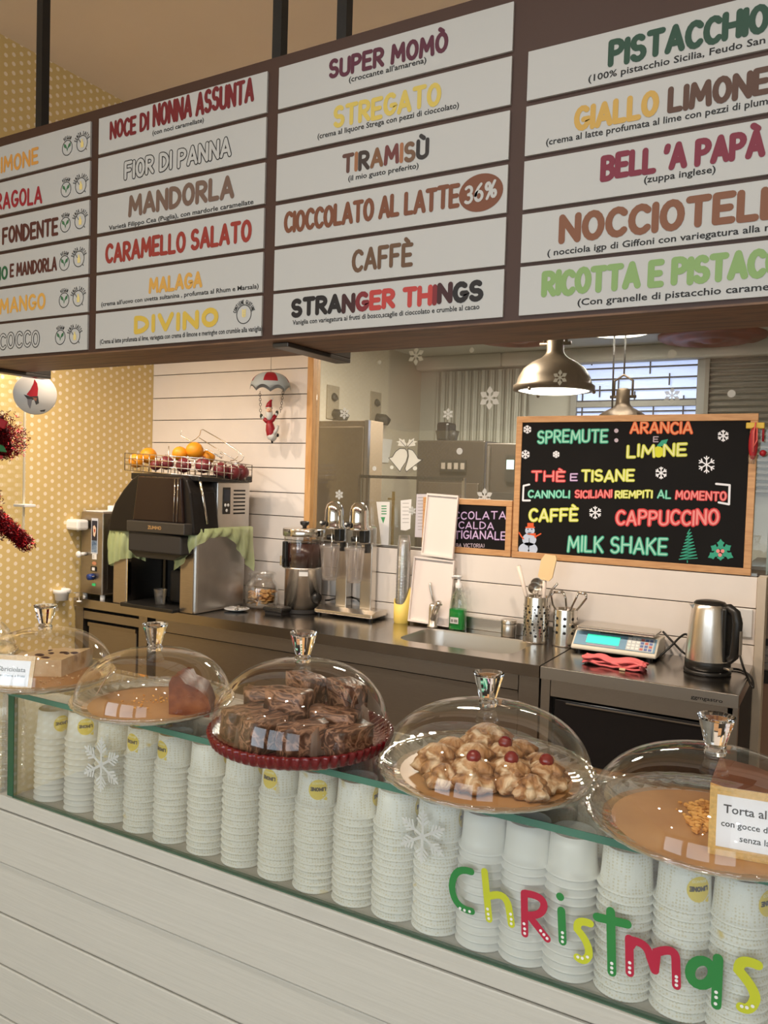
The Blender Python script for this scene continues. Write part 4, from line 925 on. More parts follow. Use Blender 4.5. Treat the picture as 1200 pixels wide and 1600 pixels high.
m = MB().prism([(-2.845, 1.17), (-2.515, 1.17), (-2.515, 1.255), (-2.845, 1.27)], 'y', 2.62, 2.80); m.xf(Matrix.Translation((0, 0, -TZ))); m.build('pulp_box', BLACKM, ju, bevel=.008)
m = MB().prism([(-2.84, 1.17), (-2.80, 1.145), (-2.57, 1.145), (-2.52, 1.17)], 'y', 2.63, 2.79); m.xf(Matrix.Translation((0, 0, -TZ))); m.build('pulp_box_bottom', BLACK, ju)
jb('brand_bar', -2.848, -2.49, 2.612, 2.80, 1.262, 1.312, mat('bar_dark', (.03, .027, .024), .4), .004)
m = MB(); word(m, 'ZUMMO', lambda u, v: (u, 2.6115, v - TZ), gy(231, 820, 2.612).x, gy(252, 822, 2.612).x, 1.278, .017, .0022, gap=.16); m.build('brand_lettering', mat('brand_gold', srgb(170, 140, 100), .3, .6), ju, fixn=False)
# smoked cover: bell shaped outline
bell = [(-3.03, 1.25), (-3.015, 1.32), (-2.985, 1.385), (-2.93, 1.45), (-2.875, 1.5), (-2.83, 1.525), (-2.555, 1.525), (-2.53, 1.51), (-2.505, 1.45), (-2.49, 1.36), (-2.475, 1.26)]
m = MB().prism(bell, 'y', 2.66, 2.83); m.xf(Matrix.Translation((0, 0, -TZ))); m.build('cover_shell', mat('smoked_shell', (.012, .010, .009), .28, spec=.22), ju, bevel=.012, seg=3)
m = MB().prism([(-2.845, 1.312), (-2.53, 1.312), (-2.55, 1.515), (-2.815, 1.515)], 'y', 2.645, 2.662); m.xf(Matrix.Translation((0, 0, -TZ))); m.build('front_window', mat('smoked_window', (.018, .010, .008), .08, spec=.35), ju, bevel=.005)
for x in (-2.585, -2.565): MB().tube([(x, 2.642, 1.315 - TZ), (x + .004, 2.642, 1.51 - TZ)], .0018, 6).build('window_bead', CHROME, ju)
MB().tube([(-2.484, 2.70, 1.50 - TZ), (-2.478, 2.72, 1.40 - TZ), (-2.47, 2.735, 1.31 - TZ)], .006, 8).build('chrome_trim', CHROME, ju)
tw = jb('tower', -2.90, -2.494, 2.83, 3.06, 1.25, 1.50, JST2, .006)
jb('tower_cap', -2.92, -2.49, 2.70, 3.07, 1.50, 1.53, BLACK, .004)
cp = jb('control_panel', -2.494, -2.4915, 2.865, 2.915, 1.35, 1.475, BLACK); jb('display', -2.4915, -2.491, 2.87, 2.91, 1.41, 1.465, mat('display_blue', srgb(42, 52, 66), .2), p=cp)
for y_, z_ in ((2.88, 1.392), (2.90, 1.392), (2.89, 1.367)): MB().sphere((-2.4915, y_, z_ - TZ), .008, 10, sc=(.3, 1, 1)).build('button', WHITE, cp)
for k in range(7): jb('vent_slot', -2.4945, -2.4932, 2.94, 3.025, 1.348 + k * .018, 1.356 + k * .018, DARKIN)
# fruit basket: tilted wire tray, local frame (x 0..L along, y depth, z up)
Pa = Vector((-2.935, 2.68, 1.545)); Pb = Vector((-2.475, 3.03, 1.512))
fb = thing('fruit_basket', 'shallow chrome wire fruit basket on top of the juicer', 'basket', (0, 0, 1.5))
WIRE = mat('chrome_wire', (.78, .72, .64), .22, 1.0)
bx0, bx1, by0, by1 = -2.94, -2.46, 2.68, 3.03
def bz(x, y): return 1.542 - 1.5 - .018 * (x - bx0) / .48 - .02 * (y - by0) / .35
m = MB()
def wire(*ps, r=.0022): m.tube(ps, r, 6)
for z in (0, .028, .056, .08):
    for (xa, ya, xb, yb) in ((bx0, by0, bx1, by0), (bx1, by0, bx1, by1), (bx1, by1, bx0, by1), (bx0, by1, bx0, by0)): wire((xa, ya, bz(xa, ya) + z), (xb, yb, bz(xb, yb) + z))
m.build('rim_wire', WIRE, fb); m = MB()
for k in range(13):
    x = bx0 + .48 * k / 12
    for y in (by0, by1): MB().tube([(x, y, bz(x, y)), (x, y, bz(x, y) + .08 + (.045 if k == 7 and y == by0 else 0))], .0022, 6).build('upright_wire', WIRE, fb)
for k in range(8):
    y = by0 + .35 * k / 7
    for x in (bx0, bx1): MB().tube([(x, y, bz(x, y)), (x, y, bz(x, y) + .08)], .0022, 6).build('upright_wire', WIRE, fb)
m = MB()
for k in range(13): x = bx0 + .48 * k / 12; wire((x, by0, bz(x, by0)), (x, by1, bz(x, by1)))
for k in range(3): y = by0 + .35 * (k + .5) / 3; wire((bx0, y, bz(bx0, y)), (bx1, y, bz(bx1, y)))
m.build('floor_wire', WIRE, fb)
# loose wire chute leaning on the fruit
ch = thing('wire_chute', 'loose curved wire chute leaning over the oranges', 'rack', (0, 0, 1.5)); m = MB()
def W3(px, py, Y): v = gy(px, py, Y); return (v.x, v.y, v.z - 1.5)
def W3s(ps, Y): return [W3(a_, b_, Y) for a_, b_ in ps]
m.tube(W3s([(284, 673), (282, 677), (284, 682), (300, 690), (346, 716)], 2.85), .0023, 6); m.tube(W3s([(317, 671), (350, 690), (374, 707), (381, 713), (378, 720), (371, 723)], 2.92), .0023, 6)
m.tube(W3s([(311, 684), (340, 702), (370, 720)], 2.90), .002, 6); m.tube(W3s([(287, 684), (318, 700), (348, 715)], 2.86), .002, 6)
m.tube(W3s([(317, 671), (314, 672), (312, 680), (306, 686), (299, 690)], 2.88), .002, 6); m.tube(W3s([(374, 706), (371, 714), (366, 719), (360, 720)], 2.9), .002, 6)
m.tube(W3s([(346, 716), (349, 712), (344, 708)], 2.86), .002, 6); m.tube(W3s([(371, 723), (355, 722), (344, 725)], 2.9), .002, 6)
m.build('wire_frame', WIRE, ch)
ORANGE = mat('orange_skin', srgb(232, 150, 30), .45, noise=.08, nscale=12, bump=.12, bscale=220)
POM = mat('pomegranate_skin', srgb(112, 42, 46), .38, noise=.28, nscale=9)
def fruit(kind, px, py, Y, r, label, grp):
    c = gy(px, py, Y); t = thing(kind, label, 'fruit', (c.x, c.y, c.z - r), random.uniform(0, 6), grp)
    if kind == 'orange':
        MB().sphere((0, 0, r), r, 22, sc=(1, 1, .96)).build('peel', ORANGE, t); MB().lathe([(.004, 2 * r * .97), (.003, 2 * r * .985), (1e-4, 2 * r * .985)], n=8).build('stem_scar', GREENP, t)
    else:
        MB().lathe([(1e-4, 0)] + [(r * math.sin(a) * (1 + .03 * math.sin(2 * a)), r - r * .95 * math.cos(a)) for a in [PI * k / 14 for k in range(1, 14)]] + [(.007, r * 1.93)], n=22, wob=lambda a, rr, z: 1 + .035 * math.cos(6 * a)).build('skin', POM, t)
        m = MB(); 
        for k in range(6):
            a = k * PI / 3; m.add([(.006 * math.cos(a - .4), .006 * math.sin(a - .4), 1.9 * r), (.006 * math.cos(a + .4), .006 * math.sin(a + .4), 1.9 * r), (.010 * math.cos(a), .010 * math.sin(a), 2.2 * r)], [(0, 1, 2)])
        m.build('crown', POM, t, fixn=False)
og = 'oranges in the wire basket'; pg = 'dark red fruit in the wire basket'
for px, py, Y, r, lb_ in [(213, 720, 2.74, .036, 'orange at the left end of the wire basket'), (232, 712, 2.80, .040, 'orange second from the left, high on the heap'), (281, 709, 2.80, .036, 'orange under the loose wire chute, left one'), (304, 704, 2.84, .042, 'largest orange topping the fruit heap'), (325, 714, 2.90, .034, 'orange partly hidden behind the wire chute')]: fruit('orange', px, py, Y, r, lb_, og)
for px, py, Y, r, lb_ in [(260, 723, 2.75, .034, 'glossy dark red fruit left of the basket middle'), (287, 727, 2.74, .036, 'dark red fruit at the front middle of the basket'), (318, 727, 2.80, .038, 'dark red fruit under the highest orange'), (345, 734, 2.86, .036, 'dark red fruit right of the tall basket wire'), (364, 738, 2.92, .036, 'dark red fruit second from the right basket end'), (377, 738, 2.98, .036, 'dark red fruit at the right basket end'), (243, 727, 2.78, .026, 'small brownish fruit low beside the left orange')]: fruit('pomegranate', px, py, Y, r, lb_, pg)
# produce bags over the two juicer columns
BAGM = bpy.data.materials.new('green_bag_film'); BAGM.use_nodes = True
_b = BAGM.node_tree.nodes['Principled BSDF']; _b.inputs['Base Color'].default_value = (*srgb(190, 204, 148), 1); _b.inputs['Roughness'].default_value = .4; _b.inputs['Alpha'].default_value = .62; _b.inputs['Subsurface Weight'].default_value = .0
def drape(name, label, path, drops, zt, seed):
    """film hanging over an edge: path of (x,y) along the edge, drop lengths along it"""
    rg = random.Random(seed); n = 40; m = MB(); rows = 12; vs = []
    L = [0]
    for a, b in zip(path[:-1], path[1:]): L.append(L[-1] + math.hypot(b[0] - a[0], b[1] - a[1]))
    def at(t, arr, l):
        for i in range(len(l) - 1):
            if t <= l[i + 1] + 1e-9: k = (t - l[i]) / max(1e-9, l[i + 1] - l[i]); return [arr[i][j] + (arr[i + 1][j] - arr[i][j]) * k for j in range(len(arr[0]))]
        return list(arr[-1])
    cx_ = sum(p[0] for p in path) / len(path); cy_ = sum(p[1] for p in path) / len(path)
    for i in range(n + 1):
        t = L[-1] * i / n; x, y = at(t, path, L)
        dl = at(i / n, [(d,) for d in drops], [k / (len(drops) - 1) for k in range(len(drops))])[0]
        t2 = at(min(L[-1], t + .002), path, L); t1 = at(max(0, t - .002), path, L); dx, dy = t2[0] - t1[0], t2[1] - t1[1]; dd = math.hypot(dx, dy) or 1; nx, ny = dy / dd, -dx / dd
        for j in range(rows + 1):
            v = j / rows
            ruf = .009 * math.sin(i * 1.3 + v * 4 + seed) * v + .005 * math.sin(i * 2.7 + seed * 2 + v * 7) + .004
            if v < .15: off = -.03 + .2 * v; z = zt + .006 + .01 * v
            else: off = .006 + ruf + .012 * math.sin(PI * (v - .15)); z = zt + .007 - dl * (v - .15) / .85
            vs.append((x + nx * off, y + ny * off, z))
    fs = [(i * (rows + 1) + j, (i + 1) * (rows + 1) + j, (i + 1) * (rows + 1) + j + 1, i * (rows + 1) + j + 1) for i in range(n) for j in range(rows)]
    m.add(vs, fs, 0, True); o = m.build(name, BAGM, None, fixn=False); return tag(o, label, 'bag', 'green produce bags on the juicer')
drape('produce_bag', 'pale green thin bag hung over the right juicer column', [(-2.625, 2.74), (-2.612, 2.69), (-2.55, 2.688), (-2.495, 2.69), (-2.485, 2.75), (-2.484, 2.86), (-2.484, 2.97), (-2.484, 3.06)], [.12, .20, .15, .07, .045, .04, .045, .09, .17, .22], 1.282, 3)
drape('produce_bag', 'pale green thin bag hung over the left juicer column', [(-3.04, 2.80), (-3.04, 2.70), (-3.0, 2.688), (-2.94, 2.688), (-2.92, 2.70), (-2.88, 2.76)], [.20, .22, .21, .19, .17, .16, .18], 1.282, 8)
o = MB().lathe([(1e-4, .001), (.022, .001), (.030, .07), (.0315, .072), (.029, .07), (.021, .004)], n=24).build('juice_cup', PLAST, None, (-2.735, 2.72, .919)); tag(o, 'clear ribbed plastic cup standing inside the juicer bay', 'cup')
# ------------------------------------------------------------------ biscuit jar, saucer, chocolate machine
JG = clear_mat('jar_glass', (.97, .97, .96), .06, .65, .0, .3)
jar = thing('biscuit_jar', 'open round glass jar half full of biscuits beside the juicer', 'jar', (-2.415, 3.07, TZ))
MB().lathe([(1e-4, .002), (.068, .002), (.078, .015), (.080, .09), (.074, .115), (.058, .135), (.058, .15), (.066, .156), (.067, .166), (.062, .168), (.055, .155), (.055, .134), (.072, .112), (.077, .09), (.075, .017)], n=40).build('jar_glass', JG, jar)
rg = random.Random(5); m = MB()
for k in range(110):
    a = rg.uniform(0, 2 * PI); rad = .062 * math.sqrt(rg.random()); s = rg.uniform(.010, .016); z = rg.uniform(.018, .088 - .25 * rad)
    q = MB().sphere((0, 0, 0), s, 8, sc=(1.25, .8, .38), jit=.10, rng=rg); q.xf(Matrix.Translation((rad * math.cos(a), rad * math.sin(a), z)) @ Matrix.Rotation(rg.uniform(0, 6), 4, 'Z') @ Matrix.Rotation(rg.uniform(-1.3, 1.3), 4, 'X')); m.add(q.v, q.f, 0, True)
o = m.build('biscuits', ramp_mat('biscuit', [(.3, srgb(196, 136, 70)), (.7, srgb(226, 178, 112))], 30, .7), None, (-2.415, 3.07, TZ), fixn=False); o['kind'] = 'stuff'; o['label'] = 'heap of small golden biscuits filling the glass jar'; o['category'] = 'biscuits'
sc_ = thing('saucer', 'small white saucer with teaspoons on the worktop edge', 'plate', (-2.425, 2.90, TZ))
MB().lathe([(1e-4, .001), (.03, .001), (.058, .010), (.059, .012), (.03, .005), (1e-4, .005)], n=32).build('saucer_dish', WHITE, sc_)
def spoon(x, y, ang, lab):
    m = MB().sphere((.035, 0, .004), .012, 12, sc=(1.4, .9, .35)); m.tube([(.02, 0, .005), (-.02, 0, .009), (-.045, 0, .006)], [.0022, .002, .003], 6)
    o = m.build('teaspoon', CHROME, None, (x, y, TZ + .011)); o.rotation_euler = (0, 0, ang); tag(o, lab, 'spoon', 'teaspoons on the saucer')
spoon(-2.425, 2.90, .3, 'steel teaspoon lying across the white saucer, uppermost'); spoon(-2.43, 2.912, 2.2, 'steel teaspoon at the back of the white saucer'); spoon(-2.415, 2.888, -.9, 'steel teaspoon at the front of the white saucer')
cm_ = thing('chocolate_dispenser', 'steel hot chocolate dispenser with dark drink behind clear wall', 'machine', (-2.182, 3.085, TZ)); cm_.scale = (.93, .93, 1)
MB().lathe([(1e-4, .02), (.094, .02), (.094, .205), (.104, .208), (.104, .214), (1e-4, .214)], n=48).build('steel_base', mat('soft_steel', (.80, .76, .70), .27, 1.0), cm_)
MB().lathe([(.098, .002), (.098, .02)], n=40).build('base_ring', BLACKM, cm_)
MB().lathe([(.1015, .214), (.1015, .36)], n=48).build('clear_tank', clear_mat('tank_clear', (.93, .90, .87), .06, .6, .02, .3), cm_)
MB().lathe([(1e-4, .216), (.099, .216), (.099, .325), (1e-4, .326)], n=48).build('hot_chocolate', mat('hot_chocolate', srgb(62, 34, 30), .25), cm_)
MB().lathe([(.108, .358), (.109, .36), (.109, .39), (.106, .393), (.05, .397), (1e-4, .397)], n=48).build('lid', mat('lid_steel', (.74, .70, .64), .15, 1.0), cm_)
MB().lathe([(.010, .397), (.012, .405), (.022, .412), (.024, .424), (.018, .428), (1e-4, .428)], n=24).build('lid_knob', BLACK, cm_)
tp = MB(); tp.box(-.052, -.028, -.115, -.095, .215, .335); tp.box(-.05, -.03, -.132, -.115, .238, .258); tp.build('tap', BLACK, cm_, bevel=.004)
MB().box(-.046, -.034, -.14, -.128, .225, .27).build('tap_lever', CHROME, cm_, bevel=.003)
k = MB().tube([(.088, -.020, .075), (.112, -.026, .075)], [.026, .024], 24).build('dial', BLACK, cm_); MB().box(.110, .114, -.030, -.022, .075, .097).build('dial_mark', BLACKM, k)
MB().box(-.022, .022, -.0975, -.0925, .178, .198).xf(Matrix.Rotation(.62, 4, 'Z')).build('label', PAPER, cm_)
dt = MB().box(-.12, .0, -.175, -.085, .012, .032); dt.build('drip_tray', BLACK, cm_, bevel=.008); 
for k in range(7): MB().box(-.105 + k * .014, -.099 + k * .014, -.165, -.095, .032, .034).build('grid_bar', STEEL, cm_)
MB().box(-.11, -.01, -.165, -.095, 0, .012).build('tray_foot', BLACKM, cm_)
# ------------------------------------------------------------------ twin milkshake mixer
mx = thing('milkshake_mixer', 'twin head chrome milkshake mixer on a broad steel base', 'mixer', (-1.955, 3.06, TZ))
MB().prism([(-.012, .012), (.125, .012), (.125, .04), (.03, .042), (-.012, .028)], 'x', -.136, .175).build('mixer_base', mat('mixer_steel', (.74, .69, .62), .25, 1.0), mx, bevel=.004)
for x in (-.12, .155): MB().lathe([(.01, 0), (.01, .012)], (x, .01, 0), 10).build('foot', BLACK, mx)
for hx, lab in ((-.065, 0), (.068, 1)):
    MB().box(hx - .012, hx + .048, .075, .12, .04, .34).build('post', mat('mixer_steel', (.74, .69, .62), .25, 1.0), mx, bevel=.003)
    MB().box(hx - .02, hx + .05, .06, .12, .33, .42).build('motor_back', STEEL, mx, bevel=.015, seg=3)
    h = MB().lathe([(1e-4, .53), (.02, .527), (.036, .512), (.043, .487), (.0445, .45), (.046, .42), (.053, .408), (.052, .402), (1e-4, .402)], (hx, .03, 0), 36).build('motor_head', CHROME, mx)
    k = MB().tube([(hx - .022, -.02, .428), (hx - .026, -.034, .428)], [.012, .012], 16).build('switch', BLACK, h); MB().sphere((hx - .0275, -.037, .430), .0065, 10).build('switch_cap', WHITE, k)
    MB().box(hx + .008, hx + .042, .02, .06, .345, .402).build('cup_guide', BLACK, mx, bevel=.006)
    MB().tube([(hx - .03, .02, .36), (hx, .03, .362)], .012, 10).build('guide_arm', BLACK, mx)
    MB().tube([(hx, .015, .41), (hx, .015, .19)], .0035, 8).build('spindle', CHROME, mx)
    MB().lathe([(1e-4, 0), (.033, 0), (.036, .01), (.0475, .148), (.050, .150), (.050, .158), (.047, .158), (.0455, .15), (.034, .012)], (hx - .006, .014, .165), 36).build('mixing_cup', clear_mat('frosted_cup', (.95, .93, .91), .04, .5, .15, .3, haze=.22, hazecol=srgb(225, 214, 206)), mx)
    MB().box(hx + .035, hx + .048, .03, .06, .30, .34).build('cup_clip', BLACK, mx)
o = MB().tube([(-2.11, 3.17, TZ + .05), (-2.08, 3.16, TZ + .055), (-2.04, 3.16, TZ + .07)], .004, 8).build('mixer_cable', BLACK, None); tag(o, 'black cable behind the left mixer post', 'cable')
o = MB().tube([(-1.975, 3.185, TZ + .078), (-1.94, 3.18, TZ + .072), (-1.90, 3.178, TZ + .045)], .004, 8).build('mixer_cable', BLACK, None); tag(o, 'black cable between the two mixer posts', 'cable')
# ------------------------------------------------------------------ yellow cup holder
hx, hy = -1.672, 3.13
m = MB(); n = 36; vs = []; 
def hz(a): return .085 + .075 * max(0, math.cos(a - .2)) ** 3 + .02 * max(0, math.cos(a - PI)) ** 3
for i in range(n):
    a = 2 * PI * i / n
    for r_, z_ in ((.034, 0), (.037, .01), (.0375, hz(a)), (.0345, hz(a)), (.034, .012)): vs.append((r_ * math.cos(a), r_ * math.sin(a), z_))
fs = [(i * 5 + k, ((i + 1) % n) * 5 + k, ((i + 1) % n) * 5 + k + 1, i * 5 + k + 1) for i in range(n) for k in range(4)]
m.add(vs, fs, 0, True); o = m.build('cup_holder', mat('yellow_plastic', srgb(238, 208, 105), .45), None, (hx, hy, TZ)); tag(o, 'yellow slant cut cup holder beside the milkshake mixer', 'holder')
pc = MB().lathe([(.0335, 0), (.0335, .003), (.031, .005), (.0305, .014), (.0295, .055), (.0245, .10), (.0001, .10)], n=26).build('plastic_cup', PLAST, None, (hx, hy, TZ + .028)); tag(pc, 'clear plastic cup at the bottom of the stack in the yellow holder', 'cup', 'clear plastic cups in the yellow holder')
for k in range(1, 20):
    c = pc.copy(); C.objects.link(c); c.location.z = TZ + .028 + k * .0138; c['label'] = 'clear plastic cup, %s from the bottom in the yellow holder stack' % ORD[k]
# ------------------------------------------------------------------ trays, tap, soap
def tray(label, cs, Ys, th=.014):
    P = [gy(cs[i][0], cs[i][1], Ys[i]) for i in range(4)]; c = sum(P, Vector()) / 4   # TL TR BR BL
    n = (P[1] - P[0]).cross(P[3] - P[0]).normalized()
    if n.y > 0: n = -n
    m = MB(); ins = []
    for p in P: ins.append(p + (c - p).normalized() * .010)
    f = [p + n * th - c for p in P]; fi = [p + n * th - c for p in ins]; inn = [p + n * .003 - c for p in ins]; bk = [p - c for p in P]
    for i in range(4):
        j = (i + 1) % 4
        m.add([f[i], f[j], fi[j], fi[i]], [(0, 1, 2, 3)]); m.add([fi[i], fi[j], inn[j], inn[i]], [(0, 1, 2, 3)]); m.add([bk[i], bk[j], f[j], f[i]], [(0, 1, 2, 3)])
    m.add(inn, [(0, 1, 2, 3)]); m.add(bk, [(3, 2, 1, 0)])
    o = m.build('white_tray', mat('tray_white', srgb(236, 224, 216), .35), None, tuple(c)); return tag(o, label, 'tray', 'white trays leaning behind the tap')
tray('lower white rimmed tray leaning on the wall behind the tap', [(649, 869), (712, 876), (703, 980), (639, 970)], [3.165, 3.165, 3.13, 3.13])
tray('upper white rimmed tray standing on the lower tray against the glass', [(669, 771), (718, 775), (709, 874), (660, 867)], [3.19, 3.19, 3.155, 3.155])
tp = thing('sink_tap', 'chrome mixer tap with raised lever behind the sink', 'tap', (-1.512, 3.12, TZ))
MB().lathe([(1e-4, 0), (.026, 0), (.026, .006), (.021, .01), (.0205, .085), (.018, .098), (.008, .106), (1e-4, .107)], n=24).build('tap_body', STEEL, tp)
MB().tube([(.0, -.005, .035), (.02, -.03, .07), (.05, -.062, .115)], [.015, .0145, .013], 14).build('spout', STEEL, tp)
MB().tube([(.047, -.060, .112), (.056, -.066, .117), (.060, -.069, .108)], .0135, 14).build('spout_tip', CHROME, tp)
MB().tube([(0, .004, .10), (-.018, .012, .145), (-.028, .014, .175), (-.026, .014, .19)], [.006, .0045, .005, .004], 10).build('lever', STEEL, tp)
sb = thing('soap_bottle', 'clear pump bottle with green washing liquid beside the trays', 'bottle', (-1.405, 3.14, TZ))
def sq(z, a, b): return [(a * abs(math.cos(t)) ** .6 * (1 if math.cos(t) >= 0 else -1), b * abs(math.sin(t)) ** .6 * (1 if math.sin(t) >= 0 else -1), z) for t in [2 * PI * k / 28 for k in range(28)]]
def loft(lps): 
    m = MB(); n = 28; m.add([p for l in lps for p in l], [(i * n + k, i * n + (k + 1) % n, (i + 1) * n + (k + 1) % n, (i + 1) * n + k) for i in range(len(lps) - 1) for k in range(n)], 0, True)
    m.add(lps[0], [tuple(range(27, -1, -1))]); m.add(lps[-1], [tuple(range(28))]); return m
loft([sq(0, .036, .026), sq(.004, .038, .028), sq(.09, .037, .027), sq(.125, .034, .025), sq(.155, .022, .018), sq(.165, .013, .013), sq(.18, .012, .012)]).build('bottle_wall', clear_mat('bottle_clear', (.95, .98, .95), .05, .5, .02, .3), sb)
loft([sq(.003, .0365, .0265), sq(.088, .0355, .0255)]).build('green_liquid', mat('green_liquid', srgb(30, 175, 75), .2, trans=.35, ior=1.33), sb)
MB().box(-.022, .016, -.0295, -.0285, .028, .055).build('bottle_label', PAPER, sb)
for x, wd in ((-.018, .01), (-.004, .016)): MB().box(x, x + wd, -.0299, -.0295, .034, .046).build('label_print', mat('print_grey', srgb(150, 145, 140), .6), sb)
k = MB().lathe([(.0145, .18), (.0145, .2), (.007, .203), (.006, .222), (.012, .224), (.012, .232), (1e-4, .233)], n=18); k.tube([(0, 0, .228), (-.02, -.004, .228), (-.032, -.005, .222)], [.006, .005, .004], 8); k.build('pump', WHITE, sb)
sj = thing('steel_pot', 'small lidded steel pot on the sink edge', 'pot', (-1.172, 3.14, TZ))
MB().lathe([(1e-4, 0), (.030, 0), (.031, .004), (.031, .050), (.028, .054)], n=32).build('pot_body', STEEL, sj); MB().lathe([(.0325, .052), (.0325, .066), (.03, .069), (1e-4, .069)], n=32).build('lid', STEEL, sj)
# ------------------------------------------------------------------ utensil holders
HS = mat('holder_steel', (.66, .63, .58), .2, 1.0)
def holder(label, x, y, r, h, dots, foot):
    t = thing('utensil_holder', label, 'holder', (x, y, TZ), 0, 'steel utensil holders')
    pr = [(1e-4, .001), (r * (1.06 if foot else .99), .001), (r * (1.06 if foot else 1), .006), (r, .02 if foot else .01), (r, h - .003), (r - .001, h), (r - .003, h - .002), (r - .003, .012), (1e-4, .012)]
    MB().lathe(pr, n=44).build('can', HS, t); m = MB()
    for a, z, s in dots:
        pts = []
        for k in range(12):
            u, v = s * math.cos(k * PI / 6), s * math.sin(k * PI / 6); q = math.radians(a) + u / r; pts.append(((r + .0004) * math.cos(q), (r + .0004) * math.sin(q), z + v))
        m.poly(pts)
    m.build('punched_hole', DARKIN, t, fixn=False); return t
d1 = [(a + (6 if j % 2 else 0), .03 + j * .0118, s) for j in range(11) for a, s in [(k * 24 - 4 * j, (.0056 if (k + j) % 4 == 0 else (.0034 if (k + j) % 4 == 2 else .0022))) for k in range(15)] if (j + int(a)) % 3 != 1]
holder('tall perforated steel can holding a spatula and ladles', -1.040, 3.095, .051, .185, d1, False)
d2 = [(k * 40 + 4, z, .0062) for k in range(9) for z in (.055, .083, .111)]
holder('short perforated steel can holding two pairs of tongs', -.922, 3.10, .047, .146, d2, True)
def blade(name, label, cat, parts, loc, grp=None):
    t = thing(name, label, cat, loc, 0, grp)
    for nm, mbx, mm in parts: mbx.build(nm, mm, t)
    return t
CREAMS = mat('cream_silicone', srgb(240, 208, 156), .5); WPLAS = mat('white_plastic_handle', srgb(236, 220, 206), .4)
def P3(px, py, Y, o): v = gy(px, py, Y) - Vector(o); return (v.x, v.y, v.z)
o = (-1.03, 3.09, TZ + .02)
sp = [(846, 874), (852, 866), (868, 868), (870, 873), (863, 903), (858, 908), (845, 905), (841, 900)]
bl = MB().prism([(gy(x, y, 3.05).x - o[0], gy(x, y, 3.05).z - o[2]) for x, y in sp], 'y', 3.046 - o[1], 3.056 - o[1])
hd = MB().tube([P3(851, 903, 3.053, o), P3(850, 935, 3.08, o), (.01, 0, .0)], [.008, .0075, .007], 10)
blade('silicone_spatula', 'cream silicone spatula standing in the tall perforated can', 'spatula', [('spatula_blade', bl, CREAMS), ('handle', hd, WPLAS)], o)
hd = MB().tube([P3(810, 884, 3.06, o), P3(822, 930, 3.08, o), (-.015, .005, 0)], [.009, .008, .007], 10)
blade('white_scraper', 'white plastic handle leaning left in the tall perforated can', 'utensil', [('handle', hd, WPLAS)], o)
for nm, px, py, Y, lab in (('a', 835, 919, 3.06, 'front steel ladle bowl in the tall perforated can'), ('b', 839, 912, 3.11, 'rear dark ladle bowl in the tall perforated can')):
    c = P3(px, py, Y, o); q = MB().lathe([(1e-4, -.018), (.012, -.016), (.022, -.008), (.0255, 0), (.0245, 0), (.02, -.007), (1e-4, -.014)], n=24); q.xf(Matrix.Translation(c) @ Matrix.Rotation(1.1, 4, 'X') @ Matrix.Rotation(.3, 4, 'Y'))
    blade('ladle', lab, 'ladle', [('ladle_bowl', q, mat('ladle_steel', (.36, .34, .31), .3, 1.0)), ('handle', MB().tube([(c[0], c[1] + .008, c[2] - .02), (0, .005, 0)], .004, 8), STEEL)], o, 'ladles in the tall perforated can')
hd = MB().tube([P3(871, 912, 3.08, o), P3(862, 922, 3.09, o), P3(855, 938, 3.1, o), (.02, .01, 0)], [.005, .005, .004, .004], 8)
blade('spoon', 'thin steel spoon handle leaning right in the tall can', 'spoon', [('handle', hd, STEEL)], o)
o2 = (-.92, 3.10, TZ + .02)
def tongs(lab, pts1, pts2):
    m1 = MB(); 
    for ps in (pts1, pts2): m1.tube([P3(x, y, Y, o2) for x, y, Y in ps] , .0042, 8)
    blade('tongs', lab, 'tongs', [('tong_arms', m1, mat('dark_chrome', (.40, .37, .34), .12, 1.0)), ('tong_hinge', MB().tube([P3(*pts1[0], o2), P3(*pts2[0], o2)], .006, 8), CHROME)], o2, 'steel tongs in the short can')
tongs('pair of steel tongs at the left in the short can', [(866, 925, 3.09), (861, 930, 3.09), (864, 945, 3.09), (870, 955, 3.095), (874, 985, 3.1)], [(880, 925, 3.09), (884, 935, 3.09), (885, 950, 3.095), (880, 985, 3.1)])
tongs('pair of steel tongs leaning right in the short can', [(904, 926, 3.09), (900, 935, 3.09), (891, 953, 3.09), (884, 985, 3.1)], [(916, 928, 3.09), (916, 935, 3.09), (906, 948, 3.095), (898, 957, 3.1), (890, 985, 3.1)])
# ------------------------------------------------------------------ scale, cloth, kettle, socket
sc = thing('shop_scale', 'cream electronic shop scale with glowing green display', 'scale', (-.712, 3.02, TZ))
SCB = mat('scale_cream', srgb(226, 218, 200), .4)
MB().prism([(-.012, .010), (.15, .010), (.15, .072), (.05, .075), (-.012, .022)], 'x', -.158, .158).build('scale_body', SCB, sc, bevel=.005)
for x in (-.13, .13):
    for y in (.01, .13): MB().lathe([(.012, 0), (.012, .012)], (x, y, 0), 10).build('foot', BLACK, sc)
sl = math.atan2(.053, .062); FM = Matrix.Translation((0, -.0135, .0225)) @ Matrix.Rotation(sl, 4, 'X')
def face(name, x0, x1, y0, y1, m, h=.001, p=None): return MB().box(x0, x1, y0, y1, .0, h).xf(FM).build(name, m, p or sc)
face('blue_overlay', -.150, .150, .010, .076, mat('overlay_blue', srgb(128, 165, 190), .45), .0012)
dsp = face('display', -.105, .018, .024, .064, GREEN_LCD, .0022)
kp = face('keypad', .045, .143, .012, .074, mat('keypad_grey', srgb(200, 205, 205), .5), .0016)
